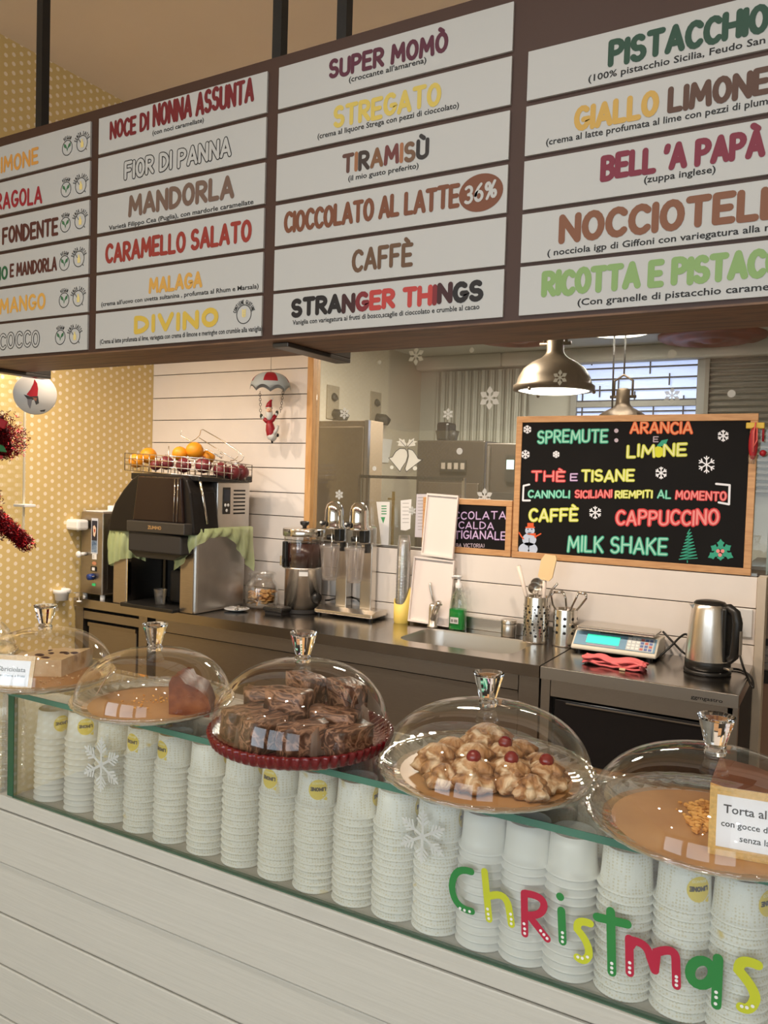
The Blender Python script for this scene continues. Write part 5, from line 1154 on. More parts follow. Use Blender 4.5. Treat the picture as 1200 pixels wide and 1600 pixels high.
for r_ in range(4):
    for c_ in range(6): MB().box(.049 + c_ * .0155, .060 + c_ * .0155, .016 + r_ * .0145, .026 + r_ * .0145, .0016, .003).xf(FM).build('key', mat(['key_white', 'key_white', 'key_white', 'key_blue', 'key_red'][0 if c_ < 3 else (3 if (r_ + c_) % 3 else 4)], [srgb(240, 240, 235), srgb(240, 240, 235), srgb(240, 240, 235), srgb(110, 125, 175), srgb(205, 120, 110)][0 if c_ < 3 else (3 if (r_ + c_) % 3 else 4)], .5), kp)
m = MB()
for r_, s_ in enumerate(('0', '3', '6', '3')): pass
face('print_strip', -.10, .01, .012, .017, mat('print_pinkish', srgb(190, 165, 165), .5), .0016)
MB().box(-.146, .146, .012, .145, .083, .098).build('weighing_plate', mat('plate_steel', (.70, .66, .60), .22, 1.0), sc, bevel=.005)
MB().box(-.06, .06, .04, .12, .072, .083).build('plate_support', BLACKM, sc)
cl = thing('dish_cloth', 'folded coral pink cloth lying before the shop scale', 'cloth', (-.665, 2.845, TZ))
CORAL = mat('coral_cloth', srgb(232, 116, 118), .85, noise=.06, nscale=60, bump=.2, bscale=300)
m = MB(); N = 26; vs = []; fs = []
for layer, (z0, sh) in enumerate(((.002, 0), (.012, .006), (.021, -.004))):
    b = len(vs)
    for i in range(N + 1):
        for j in range(9):
            x = -.105 + .21 * i / N; y = -.035 + .07 * j / 8
            z = z0 + .004 * math.sin(i * .5 + layer * 2) + .003 * math.sin(j * 1.1 + i * .3) + .003 * (1 - abs(j - 4) / 4)
            vs.append((x + sh + .004 * math.sin(j * 2 + layer), y + .012 * (x / .105) * -.6 + .004 * math.sin(i * .8 + layer), max(.001, z)))
    fs += [(b + i * 9 + j, b + (i + 1) * 9 + j, b + (i + 1) * 9 + j + 1, b + i * 9 + j + 1) for i in range(N) for j in range(8)]
m.add(vs, fs, 0, True); o = m.build('cloth_folds', CORAL, cl, fixn=False); md = o.modifiers.new('thick', 'SOLIDIFY'); md.thickness = .007; md.offset = 1
m = MB().tube([(.10, -.03 + .03 * k / 8 - .005, .012 + .012 * math.sin(k * .8)) for k in range(9)], .008, 10); m.build('rolled_edge', CORAL, cl)
MB().box(.03, .05, -.052, -.046, .002, .008).build('care_tag', mat('tag_cream', srgb(235, 205, 165), .7), cl)
kt = thing('kettle', 'brushed steel electric kettle with black handle on the fridge counter', 'kettle', (-.372, 2.955, TZ))
MB().lathe([(1e-4, 0), (.076, 0), (.078, .006), (.076, .014), (1e-4, .014)], n=48).build('power_base', BLACK, kt)
MB().lathe([(.070, .014), (.075, .018), (.075, .046), (.0735, .048)], n=48).build('lower_band', BLACK, kt)
MB().lathe([(.0735, .048), (.0735, .055), (.071, .11), (.066, .17), (.060, .225), (.056, .238), (.052, .242)], n=56).build('kettle_body', mat('kettle_steel', (.78, .72, .65), .30, 1.0, noise=.05, nscale=20, stretch=(20, 20, 1)), kt)
MB().lathe([(.055, .240), (.048, .248), (.03, .252), (1e-4, .253)], n=40).build('lid', BLACK, kt)
HA = math.radians(-28)
ring_pts = [(.050, .232), (.075, .236), (.098, .222), (.106, .19), (.104, .13), (.098, .075), (.085, .062), (.073, .066)]
m = MB(); R3 = Matrix.Rotation(HA, 4, 'Z')
m.tube([tuple(R3 @ Vector((r_, 0, z_))) for r_, z_ in ring_pts], [.013, .015, .016, .017, .017, .016, .015, .013], 12)
m.build('handle', BLACK, kt)
q = MB().box(.058, .077, -.020, .020, .05, .235); q.xf(R3); q.build('handle_spine', BLACK, kt, bevel=.006)
q = MB().box(.121, .1225, -.008, .008, .085, .165); q.xf(R3); q.build('level_window', mat('level_window', srgb(150, 140, 128), .2), kt, bevel=.003)
q = MB().box(.074, .10, -.010, .010, .028, .036); q.xf(Matrix.Rotation(-.6, 4, 'Z')); q.build('switch_lever', STEEL, kt, bevel=.002)
q = MB().prism([(-.058, .222), (-.068, .234), (-.052, .238)], 'y', -.016, .016); q.xf(Matrix.Rotation(.3, 4, 'Z')); q.build('pour_lip', STEEL, kt)
so = thing('wall_socket', 'white wall socket with black plug behind the kettle', 'socket', (-.312, 3.2, 1.045))
MB().box(-.052, .056, -.010, 0, -.048, .058).build('cover_plate', WHITE, so, bevel=.004); MB().box(-.02, .022, -.013, -.009, -.022, .026).build('socket_face', mat('socket_cream', srgb(225, 214, 204), .4), so, bevel=.002)
MB().tube([(.0, -.012, .0), (.0, -.045, -.004)], [.017, .014], 14).build('plug', BLACK, so)
def cable(lab, pts, r=.0042):
    P = [Vector(p) for p in pts]; out = []
    for i in range(len(P) - 1):
        a, b, c, d = P[max(i - 1, 0)], P[i], P[i + 1], P[min(i + 2, len(P) - 1)]
        for k in range(6):
            t = k / 6; out.append(.5 * ((2 * b) + (c - a) * t + (2 * a - 5 * b + 4 * c - d) * t * t + (3 * b - a - 3 * c + d) * t ** 3))
    out.append(P[-1]); o = MB().tube(out, r, 8).build('power_cable', BLACK, None); return tag(o, lab, 'cable')
cable('black cable looping down from the wall socket over the counter edge', [(-.312, 3.15, 1.04), (-.29, 3.10, .97), (-.262, 3.0, .925), (-.225, 2.93, .875), (-.235, 2.98, .90), (-.28, 3.05, .905), (-.33, 3.03, .904)])
cable('black cable crossing from the scale to the kettle, upper one', [gy(1036, 987, 3.17), gy(1052, 1004, 3.14), gy(1068, 1020, 3.1), gz(1078, 1024, .905)])
cable('black cable crossing under the other between scale and kettle', [gz(1030, 1026, .905), gy(1048, 1010, 3.12), gy(1062, 996, 3.15), gy(1072, 991, 3.17), gy(1080, 1000, 3.16)])
# ================================================================== CHALKBOARDS
YCB = 3.1985
def chalkboard(label, x0, x1, z0, z1):
    t = thing('chalkboard', label, 'chalkboard', ((x0 + x1) / 2, 3.2, z0)); w_ = (x1 - x0) / 2; h = z1 - z0; f = .026
    MB().box(-w_ + .01, w_ - .01, .004, .012, .01, h - .01).build('black_panel', mat('chalk_black', (.007, .006, .0055), .7, noise=.2, nscale=5, spec=.2), t)
    FRM = ramp_mat('oak_frame', [(.3, srgb(190, 138, 88)), (.6, srgb(212, 162, 110)), (.8, srgb(170, 118, 70))], 5, .5, stretch=(2, 8, 14))
    for a in ((-w_, w_, 0, f), (-w_, w_, h - f, h), (-w_, -w_ + f, f, h - f), (w_ - f, w_, f, h - f)): MB().box(a[0], a[1], -.002, .015, a[2], a[3]).build('frame_bar', FRM, t, bevel=.002)
    return t, ((x0 + x1) / 2, 3.2, z0)
cb, CO = chalkboard('large framed chalkboard listing drinks in coloured chalk', -1.193, -.270, 1.2235, 1.816)
cs, CSO = chalkboard('small framed chalkboard with lilac lettering behind the white trays', -1.62, -1.199, 1.2235, 1.462)
YL = 3.2038 - .0006
CHK = {k: (mat('chalk_' + k, srgb(*a), .8), mat('chalk_' + k + '_light', srgb(*b), .8)) for k, a, b in [
    ('teal', (60, 165, 135), (165, 225, 200)), ('orange', (226, 96, 52), (240, 165, 120)), ('yellow', (205, 212, 70), (238, 238, 170)), ('red', (212, 62, 66), (240, 150, 145)), ('lilac', (150, 110, 165), (228, 208, 232)), ('white', (210, 208, 214), (240, 240, 244)), ('grey', (170, 150, 160), (200, 185, 195))]}
def chalk(text, pl, pr, hpx, colr, hwf=.115, parent=None, org=None, jit=.05, gap=.2):
    parent = parent or cb; org = org or CO
    h = hpx * .00262; a, b = CHK[colr]
    wall_word('lettering', text, YL, pl, pr, h, max(.0016, h * hwf), [a], parent, gap=gap, off=org, jit=jit)
    A = gy(*pl, YL); B = gy(*pr, YL); m = MB(); sl = (B.z - A.z) / (B.x - A.x); sl = 0 if abs(sl) < .02 else sl
    word(m, text, lambda u, v: (u - org[0], YL - .0008 - org[1], v + sl * (u - (A.x + B.x) / 2) - org[2]), A.x + h * hwf * .5, B.x - h * hwf * .5, (A.z + B.z) / 2 + h * hwf * .5, h * (1 - hwf), h * hwf * .45, gap=gap, jit=jit, rng=random.Random(len(text) * 7 + int(h * 1e4)))
    m.build('chalk_highlight', b, parent, fixn=False)
chalk('SPREMUTE', (838, 694), (951, 692), 23, 'teal'); chalk('ARANCIA', (983, 679), (1083, 679), 20, 'orange'); chalk('E', (1020, 691), (1029, 691), 9, 'grey', .1)
chalk('LIM NE', (978, 716), (1074, 714), 21, 'yellow'); chalk('THÈ', (829, 754), (884, 754), 19, 'red', .13); chalk('E', (890, 752), (903, 752), 13, 'lilac'); chalk('TISANE', (907, 754), (992, 754), 20, 'yellow')
chalk('CANNOLI', (824, 779), (891, 779), 14, 'teal', .13); chalk('SICILIANI', (897, 779), (957, 779), 14, 'red', .13); chalk('RIEMPITI', (960, 779), (1020, 779), 13, 'yellow', .125); chalk('AL', (1026, 780), (1049, 780), 14, 'teal'); chalk('MOMENTO', (1054, 781), (1136, 784), 15, 'red', .13)
chalk('CAFFÈ', (825, 816), (904, 816), 23, 'yellow'); chalk('CAPPUCCINO', (960, 823), (1125, 823), 26, 'red', .13); chalk('MILK SHAKE', (885, 863), (1044, 868), 28, 'teal', .1)
chalk('CIOCCOLATA', (682, 812), (791, 812), 14, 'lilac', .09, cs, CSO); chalk('CALDA', (716, 826), (772, 828), 13, 'lilac', .09, cs, CSO); chalk('ARTIGIANALE', (688, 842), (791, 844), 15, 'lilac', .09, cs, CSO); chalk('(IN BA VICTORIA)', (702, 855), (757, 856), 7, 'grey', .07, cs, CSO, 0)
def ck(name, strokes, px_w, colm, polys=None, dy=0.0, fan=8):
    m = MB(); fn = lambda u, v: (u, YL - dy - CO[1], v)
    for st in strokes:
        q = [gy(a, b, YL) for a, b in st]; ribbon(m, [(p.x - CO[0], p.z - CO[2]) for p in q], px_w * .00131, fn, 0, fan)
    for pl in polys or []: m.poly([(gy(a, b, YL).x - CO[0], YL - dy - CO[1], gy(a, b, YL).z - CO[2]) for a, b in pl])
    return m.build(name, colm, cb, fixn=False)
W_ = CHK['white'][1]
def circ(x, y, rx, ry=None, n=20): return arc(x, y, rx, ry or rx, 0, 360, n)[:-1]
ck('colon_dots', [], 1, CHK['grey'][1], [circ(963, 673, 3.4), circ(963, 688, 3.2)])
ck('bracket_mark', [[(827, 757), (818, 759), (817, 782), (828, 782)], [(1119, 756), (1140, 758), (1139, 788), (1123, 785)]], 3, W_)
for x, y, r in [(824, 671, 6), (821, 710, 6.5), (869, 710, 5), (1130, 681, 8.5), (1104, 726, 13), (1033, 739, 9), (930, 801, 9.5)]:
    ss = []
    for k in range(6):
        a = PI / 6 + k * PI / 3; ss.append([(x, y), (x + r * math.cos(a), y + r * math.sin(a))])
        for s in (-1, 1): ss.append([(x + r * .6 * math.cos(a), y + r * .6 * math.sin(a)), (x + r * .6 * math.cos(a) + r * .38 * math.cos(a + s * .8), y + r * .6 * math.sin(a) + r * .38 * math.sin(a + s * .8))])
    ck('chalk_snowflake', ss, 1.7, W_, fan=6)
ck('lemon_drawing', [], 1, mat('chalk_lemon', srgb(222, 224, 60), .8), [circ(1029, 706, 7.5, 9)]); ck('leaf_drawing', [], 1, CHK['teal'][0], [[(1026, 697), (1034, 688), (1044, 686), (1040, 695), (1031, 698)]], .0004)
SNW = mat('chalk_snow', srgb(196, 208, 228), .8)
ck('snowman_body', [], 1, SNW, [circ(825, 858, 15, 10.5), circ(827, 843, 11, 10), circ(828, 829, 7.5, 7)])
ck('snowman_hat', [[(822, 824), (835, 824)], [(813, 836), (818, 842)], [(811, 832), (814, 837)], [(845, 834), (836, 839)]], 2.2, CHK['orange'][0], [[(824, 823), (824, 817), (834, 817), (834, 823)], [(822, 834), (837, 833), (838, 842), (834, 837)]], .0005)
ck('snowman_detail', [[(827, 841), (826, 862)], [(825, 832), (830, 832)]], .9, INK, [circ(825, 827, 1), circ(831, 827, 1), circ(827, 848, 1.3), circ(826, 854, 1.3), circ(826, 860, 1.3)], .0006)
tz = [(1078, 827)]
for k in range(9): tz += [(1074 - 1.6 * k, 834 + 5 * k), (1080 + 1.2 * k, 832 + 5 * k)]
ck('tree_drawing', [tz, [(1074, 876), (1074, 879)]], 1.4, CHK['teal'][0], fan=6)
hl = []
for a, L in ((90, 20), (30, 19), (-25, 22), (150, 18), (205, 22), (270, 14)):
    c, s = math.cos(math.radians(a)), -math.sin(math.radians(a)); P = lambda u, v: (1126 + c * u - s * v, 862 + s * u + c * v)
    hl.append([P(3, 0), P(.35 * L, 5), P(.5 * L, 3.5), P(.7 * L, 6), P(.8 * L, 3), P(L, 0), P(.8 * L, -3), P(.7 * L, -6), P(.5 * L, -3.5), P(.35 * L, -5)])
for k, pl in enumerate(hl): ck('holly_leaf_drawing', [], 1, CHK['teal'][0], [pl], .0001 * k)
ck('holly_berry_drawing', [], 1, CHK['red'][1], [circ(1122, 861, 3), circ(1129, 861, 3), circ(1125, 867, 3)], .0007)
# peg with red trinket on the chalkboard's right edge
o = (gy(1180, 665, 3.18).x, 3.18, gy(1180, 665, 3.18).z)
pg = thing('red_trinket', 'yellow clip holding a red corded pouch on the chalkboard right edge', 'trinket', o)
def q3(px, py, Y=3.18): v = gy(px, py, Y); return (v.x - o[0], Y - o[1], v.z - o[2])
MB().box(-.030, .031, -.006, .016, -.011, .011).build('clip', mat('clip_yellow', srgb(225, 190, 70), .45), pg, bevel=.003)
m = MB().sphere((0, 0, 0), 1, 18); m.xf(Matrix.Translation(q3(1177, 693, 3.172)) @ Matrix.Diagonal((.016, .010, .060, 1))); m.build('pouch', REDP, pg)
MB().tube([q3(1181, 660, 3.162), q3(1178, 676, 3.158), q3(1177, 706, 3.158)], .0028, 8).build('cord', mat('salmon_cord', srgb(235, 110, 100), .5), pg); MB().tube([q3(1183, 668, 3.162), q3(1183, 688, 3.16), q3(1178, 697, 3.158)], .0024, 8).build('cord', mat('salmon_cord', srgb(235, 110, 100), .5), pg)
MB().tube([q3(1175, 712, 3.172), q3(1174, 725, 3.172)], [.013, .010], 12).build('clear_tip', PLAST, pg)
MB().tube([q3(1193, 664, 3.185), q3(1192, 690, 3.185)], .004, 8).build('red_strap', REDP, pg); MB().sphere(q3(1192, 708, 3.185), .012, 12).build('red_bead', REDP, pg)
# ================================================================== STICKERS AND PAPERS ON THE INNER WINDOW
YW = 3.2172
for px, py, r, hw2, mm, lab in [(650, 556, .040, .0032, FROST2, 'large faint frost snowflake near the top of the inner window'), (538, 646, .026, .0026, FROST, 'frost snowflake on the inner window beside the upper left wall plate'), (700, 647, .024, .0022, FROST, 'frost snowflake on the inner window above the dark hood'), (765, 622, .046, .0042, FROST, 'large frost snowflake on the inner window left of the lit pendant'),
                                (875, 590, .030, .0024, FROST2, 'faint frost snowflake in front of the lit brass pendant'), (1050, 618, .030, .0024, FROST2, 'faint frost snowflake in front of the barred window'), (530, 773, .022, .0026, FROST, 'frost snowflake just above the left mixer head'), (757, 777, .036, .0036, FROST, 'frost snowflake above the small chalkboard'), (572, 833, .018, .0024, FROST, 'small frost snowflake low between the mixer heads'), (644, 798, .018, .0024, FROST, 'small frost snowflake between the two hanging notes')]:
    flake(px, py, r, YW, hw2, lab, mm)
for px, py, r, lab in [(718, 705, .0145, 'white round dot sticker right of the bells'), (585, 732, .011, 'pale round dot sticker below the hanging white sheet'), (1143, 615, .014, 'white round dot sticker in front of the louvres'), (1050, 553, .016, 'faint round dot sticker above the barred window'), (593, 566, .010, 'faint round dot sticker left of the topmost snowflake'), (737, 547, .011, 'faint round dot sticker right of the topmost snowflake')]:
    c = gy(px, py, YW); m = MB(); m.add([(r * math.cos(k * PI / 12), 0, r * math.sin(k * PI / 12)) for k in range(24)], [tuple(range(24))]); tag(m.build('dot_sticker', FROST if 'faint' not in lab else FROST2, None, tuple(c), fixn=False), lab, 'sticker')
zb = lambda x, y: (480 + .2833 * x, 520 + .2833 * y)
c = gy(632, 712, YW); bs = thing('bell_sticker', 'frosted sticker of two bells with leaves in the inner window', 'sticker', tuple(c))
def wpoly(name, pls, colm, dy=0, strokes=None, hw=.002, par=None, cc=None):
    cc = cc or c; m = MB()
    for pl in pls: m.poly([(gy(a, b, YW).x - cc.x, -dy, gy(a, b, YW).z - cc.z) for a, b in pl])
    for st in strokes or []: ribbon(m, [(gy(a, b, YW).x - cc.x, gy(a, b, YW).z - cc.z) for a, b in st], hw, lambda u, v: (u, -dy, v), 0, 6)
    return m.build(name, colm, par or bs, fixn=False)
BELL = mat('bell_frost', srgb(214, 212, 200), .6)
lbell = [(540, 640), (512, 638), (488, 655), (470, 685), (450, 690), (512, 765), (522, 745), (545, 712), (554, 680), (552, 655)]; rbell = [(556, 640), (582, 648), (600, 672), (612, 694), (634, 700), (548, 766), (540, 750), (552, 712), (560, 680)]
wpoly('bell', [[zb(*p) for p in lbell]], BELL); wpoly('bell', [[zb(*p) for p in rbell]], BELL, .0003)
wpoly('clapper', [[zb(x, y) for x, y in circ(466, 742, 10)], [zb(x, y) for x, y in circ(594, 747, 12)]], BELL)
lv1 = [(543, 628), (500, 622), (505, 608), (490, 600), (510, 596), (506, 580), (526, 592), (536, 585), (540, 604), (548, 612)]; lv2 = [(1098 - x, y) for x, y in lv1]
wpoly('leaf', [[zb(*p) for p in lv1]], BELL, .0005); wpoly('leaf', [[zb(*p) for p in lv2]], BELL, .0006)
wpoly('outline', [], INK, .0009, [[zb(*p) for p in lbell + lbell[:1]], [zb(*p) for p in rbell + rbell[:1]], [zb(543, 628), zb(515, 596)], [zb(555, 628), zb(583, 596)]], .0012)
def sheet(label, pts, Y, colm, marks=None, name='paper_note'):
    P = [gy(a, b, Y) for a, b in pts]; cc = sum(P, Vector()) / len(P); m = MB(); n = len(P)
    v = [p - cc for p in P] + [p - cc + Vector((0, .0008, 0)) for p in P]
    m.add(v, [tuple(range(n)), tuple(range(2 * n - 1, n - 1, -1))] + [(i, i + n, (i + 1) % n + n, (i + 1) % n) for i in range(n)])
    o = m.build(name, colm, None, tuple(cc)); tag(o, label, 'paper')
    for pl, cm in marks or []: 
        q = MB(); q.poly([gy(a, b, Y) - cc - Vector((0, .0005, 0)) for a, b in pl]); q.build('print_mark', cm, o, fixn=False)
    return o
GP = mat('print_green', srgb(70, 150, 95), .6); LN = mat('print_grey', srgb(150, 145, 140), .6)
sheet('white printed sheet with green marks taped behind the right mixer head', [(588, 784), (609, 784), (607, 852), (596, 852)], YW, PAPER, [([(596, 790 + k * 4), (604, 790 + k * 4), (604, 791.6 + k * 4), (596, 791.6 + k * 4)], GP) for k in range(4)] + [([(595, 808), (602, 808), (599, 818)], GP)])
lines = lambda x0, x1, y0, n, st: [([(x0, y0 + k * st), (x1, y0 + k * st), (x1, y0 + k * st + .7), (x0, y0 + k * st + .7)], LN) for k in range(n)]
sheet('small torn white receipt taped to the glass left of the trays', [(626, 782), (643, 780), (641, 826), (634, 829), (626, 828)], YW, PAPER, lines(629, 639, 786, 6, 6))
sheet('lined handwritten note taped to the glass beside the upper tray', [(651, 772), (668, 772), (664, 840), (648, 839)], YW, mat('lilac_paper', srgb(205, 200, 205), .7), lines(653, 664, 777, 11, 5))
P = [gx(a_, b_, XL + .012) for a_, b_ in [(585, 684), (613, 687), (607, 723), (588, 723)]]; cc = sum(P, Vector()) / 4; m = MB(); m.add([p - cc for p in P] + [p - cc - Vector((.01, 0, 0)) for p in P], [(0, 1, 2, 3), (7, 6, 5, 4), (0, 4, 5, 1), (1, 5, 6, 2), (2, 6, 7, 3), (3, 7, 4, 0)])
tag(m.build('paper_note', PAPER, None, tuple(cc)), 'white sheet pinned to the far left wall behind the bells', 'paper')
# ================================================================== BACK ROOM
lampd = area('pendant_bulb', (gy(865, 590, 4.49).x, 4.49, gy(865, 612, 4.49).z), (gy(865, 590, 4.49).x, 4.49, 0), .26, 14, (1, .93, .82), None, 170)
area('back_room_light', (gz(965, 519, 2.59).x, gz(965, 519, 2.59).y, 2.585), (gz(965, 519, 2.59).x, gz(965, 519, 2.59).y, 0), .4, 165, (1, .95, .86), None, 180)
area('back_room_light', (-2.0, 4.3, 2.585), (-2.0, 4.3, 0), .4, 95, (1, .93, .82), None, 180)  # extra light without a fixture, added to brighten the back room
BRASS = ramp_mat('aged_brass', [(.3, srgb(70, 58, 46)), (.6, srgb(94, 80, 64)), (.8, srgb(54, 44, 35))], 8, .42, metal=.7)
LIT = mat('lit_diffuser', (1, .93, .82), emit=7.0)
def pendant(px, pyrim, Y, R, label, lit, ztop=2.62):
    r_ = gy(px, pyrim, Y); t = thing('pendant_lamp', label, 'lamp', tuple(r_), 0, 'brass pendant lamps behind the inner window'); k = R / .21
    prof = [(.19, .0), (.215, .004), (.215, .03), (.20, .04), (.19, .075), (.165, .12), (.12, .155), (.07, .18), (.05, .20), (.045, .215), (.045, .30), (.03, .31), (1e-4, .31)]
    MB().lathe([(a * k, b * k) for a, b in prof], n=48).build('shade', BRASS, t)
    MB().lathe([(.188 * k, .004 * k), (.18 * k, .05 * k), (.10 * k, .13 * k), (1e-4, .16 * k)], n=40).build('shade_inside', WHITE, t)
    MB().lathe([(.186 * k, .006 * k), (.15 * k, -.004 * k), (1e-4, -.010 * k)], n=40).build('diffuser', LIT if lit else mat('unlit_diffuser', srgb(180, 175, 165), .3), t)
    for a in (0.2, 2.3, 4.4): MB().sphere((.21 * k * math.cos(a), .21 * k * math.sin(a), -.004), .010 * k, 8).build('latch', BRASS, t)
    y = MB(); y.tube([(-.06 * k, 0, .25 * k), (-.06 * k, 0, .36 * k), (.0, 0, .40 * k), (.06 * k, 0, .36 * k), (.06 * k, 0, .25 * k)], .008 * k, 8); y.tube([(-.085 * k, 0, .255 * k), (.085 * k, 0, .255 * k)], .010 * k, 8); y.build('yoke', BRASS, t)
    MB().tube([(0, 0, .39 * k), (0, 0, ztop - r_.z)], .006, 8).build('cord', BLACKM, t); return t
pendant(865, 612, 4.49, .225, 'lit brass dome pendant lamp left of the barred window', True)
pendant(971, 680, 5.55, .215, 'unlit brass dome pendant lamp in front of the barred window', False)
o = MB().tube([tuple(gy(956, 650, 5.5)), tuple(gy(959, 560, 5.5)), (gy(960, 520, 5.5).x, 5.5, 2.62)], .006, 8).build('lamp_cable', BLACKM, None); tag(o, 'black cable hanging left of the unlit pendant cord', 'cable')
RUST = ramp_mat('rust_red', [(.3, srgb(112, 44, 30)), (.6, srgb(150, 66, 44)), (.8, srgb(90, 34, 24))], 6, .5)
for px, py, lab in ((1112, 528, 'round rust red ceiling rosette above the louvres'), (812, 528, 'round rust red ceiling rosette above the lit pendant')):
    q = gz(px, py, 2.60); o = MB().lathe([(.36, .02), (.36, .0), (.33, -.015), (.27, -.01), (.25, -.03), (.17, -.035), (.15, -.015), (.08, -.018), (.06, -.035), (1e-4, -.04)], n=56).build('ceiling_rosette', RUST, None, (q.x, q.y, 2.60)); tag(o, lab, 'ornament')
q = gz(965, 519, 2.59); t = thing('ceiling_lamp', 'bright round flush ceiling lamp above the barred window', 'lamp', (q.x, q.y, 2.59)); MB().lathe([(.24, .03), (.24, 0), (.21, -.004)], n=40).build('lamp_ring', WHITE, t); MB().lathe([(.21, -.002), (.15, -.012), (1e-4, -.014)], n=40).build('diffuser', LIT, t)
t = thing('tall_fridge', 'tall taupe steel fridge behind the inner window at the left', 'fridge', (-2.9, 4.3, 0)); FRG = mat('taupe_steel', srgb(130, 114, 96), .4, .3, noise=.05, nscale=3)
MB().box(-.36, .34, 0, .16, .06, 1.90).build('cabinet', FRG, t, bevel=.004); MB().box(-.35, .31, -.03, 0, .10, 1.86).build('door', FRG, t, bevel=.006); MB().box(.315, .34, -.028, 0, .06, 1.90).build('edge_strip', STEEL, t); MB().box(.24, .27, -.06, -.03, .9, 1.3).build('handle', STEEL, t)
for px, py, lab in ((519, 628, 'grey wall plate with a dark round knob behind glass, left one'), (586, 636, 'grey wall plate with a dark round knob behind glass, right one')):
    q = gx(px, py, XL); t = thing('wall_plate', lab, 'fitting', (XL, q.y, q.z)); MB().box(0, .012, -.08, .08, -.13, .12).build('plate', mat('plate_grey', srgb(150, 138, 118), .5), t, bevel=.004)
    MB().tube([(.01, .0, .03), (.03, .0, .04)], .03, 16).build('disc', BLACKM, t); m = MB().tube([(.01, 0, -.08), (.07, .03, -.10), (.10, .06, -.12)], [.03, .045, .03], 14); m.build('knob', BLACKM, t)
def backbox(name, label, cat, p0, p1, Y, dep, mats, zb_=0):
    a = gy(*p0, Y); b = gy(*p1, Y); t = thing(name, label, cat, ((a.x + b.x) / 2, Y, zb_)); return t, (b.x - a.x) / 2, a.z - zb_
HOOD = mat('dark_hood', srgb(62, 54, 48), .35, .4)
t, w_, h = backbox('batch_freezer', 'dark steel batch freezer with small control panel behind the bells', 'machine', (652, 688), (758, 688), 5.2, .6, None)
MB().box(-w_, w_, 0, .6, 0, h).build('body', HOOD, t, bevel=.01); MB().box(-w_ + .03, w_ - .03, -.02, 0, .55, h - .30).build('front_panel', mat('freezer_front', srgb(96, 84, 74), .3, .6), t, bevel=.004); MB().box(-.06, .14, -.03, -.02, h - .22, h - .14).build('control_strip', BLACK, t); 
for k in range(4): MB().box(-.05 + k * .05, -.02 + k * .05, -.034, -.03, h - .205, h - .16).build('button', mat('button_grey', srgb(130, 120, 110), .4), t)
MB().lathe([(.10, 0), (.11, .03), (.10, .06), (1e-4, .07)], n=24).xf(Matrix.Translation((-.05, -.03, h - .52)) @ Matrix.Rotation(PI / 2, 4, 'X')).build('round_hatch', BLACKM, t); MB().box(-w_ + .1, -w_ + .2, .1, .25, h, h + .14).build('hopper', BLACK, t, bevel=.02); MB().lathe([(.07, 0), (.09, .08), (1e-4, .10)], (-.12, .2, h), 20).build('funnel', BLACK, t)
t, w_, h = backbox('steel_oven', 'dark glass fronted oven with little display left of the chalkboard', 'oven', (760, 692), (835, 700), 4.9, .6, None)
MB().box(-w_, w_, 0, .6, 0, h).build('body', HOOD, t, bevel=.008); MB().box(-w_ + .02, w_ - .02, -.015, 0, .7, h - .32).build('glass_door', mat('oven_glass', (.03, .026, .024), .1), t, bevel=.003); MB().box(-w_ + .02, -w_ + .035, -.025, -.005, .4, h - .02).build('door_edge', STEEL, t)
MB().box(-.02, .05, -.02, 0, h - .25, h - .08).build('display', BLACK, t); MB().box(-.01, .04, -.024, -.02, h - .17, h - .11).build('display_light', mat('oven_display', srgb(170, 200, 205), .3, emit=.4), t)
t = thing('worktop_guard', 'steel framed worktop guard behind the right mixer head', 'frame', tuple(gy(563, 742, 3.75))); o3 = gy(563, 742, 3.75)
for x in (0, .05, .62): MB().box(x - .008, x + .008, -.008, .008, -1.2 - o3.z + 1.2 - o3.z * 0 - o3.z + .0, 0).build('upright', STEEL_DARK, t)
q = gy(617, 768, 3.75) - o3; MB().box(q.x - .006, q.x + .006, -.02, -.008, -.62, q.z).build('brass_upright', mat('brass_stick', srgb(176, 150, 84), .35, .5), t); MB().box(q.x - .03, q.x + .012, -.022, -.018, q.z - .045, q.z - .035).build('brass_bar', mat('brass_stick', srgb(176, 150, 84), .35, .5), t)
MB().box(0, .62, -.008, .008, -.016, 0).build('rail', BLACKM, t); MB().box(0.0, .62, -.01, .3, -.62, -.6).build('shelf', STEEL_DARK, t)
# kitchen bench seen past the end post
t = thing('kitchen_bench', 'brown kitchen bench with steel rails past the end post', 'cabinet', (.25, 4.2, 0)); PB = mat('pink_brown_laminate', srgb(150, 118, 100), .5)
MB().box(-.62, .7, 0, .5, .0, .62).build('lower_cabinet', PB, t, bevel=.004); MB().box(-.62, .7, -.01, .5, .62, .68).build('dark_gap', BLACKM, t)
for k in range(3): MB().box(-.62, .7, -.02, .0, .69 + k * .035, .715 + k * .035).build('rail', STEEL, t)
MB().box(-.62, .7, .0, .5, .68, .80).build('carcass', STEEL_DARK, t); MB().box(-.62, .7, -.005, .5, .80, .835).build('dark_gap', BLACKM, t); MB().box(-.62, .7, -.015, .5, .835, 1.16).build('upper_front', mat('taupe_front', srgb(138, 122, 108), .45), t, bevel=.004); MB().box(-.62, .7, -.03, .5, 1.16, 1.18).build('bench_top', STEEL, t)
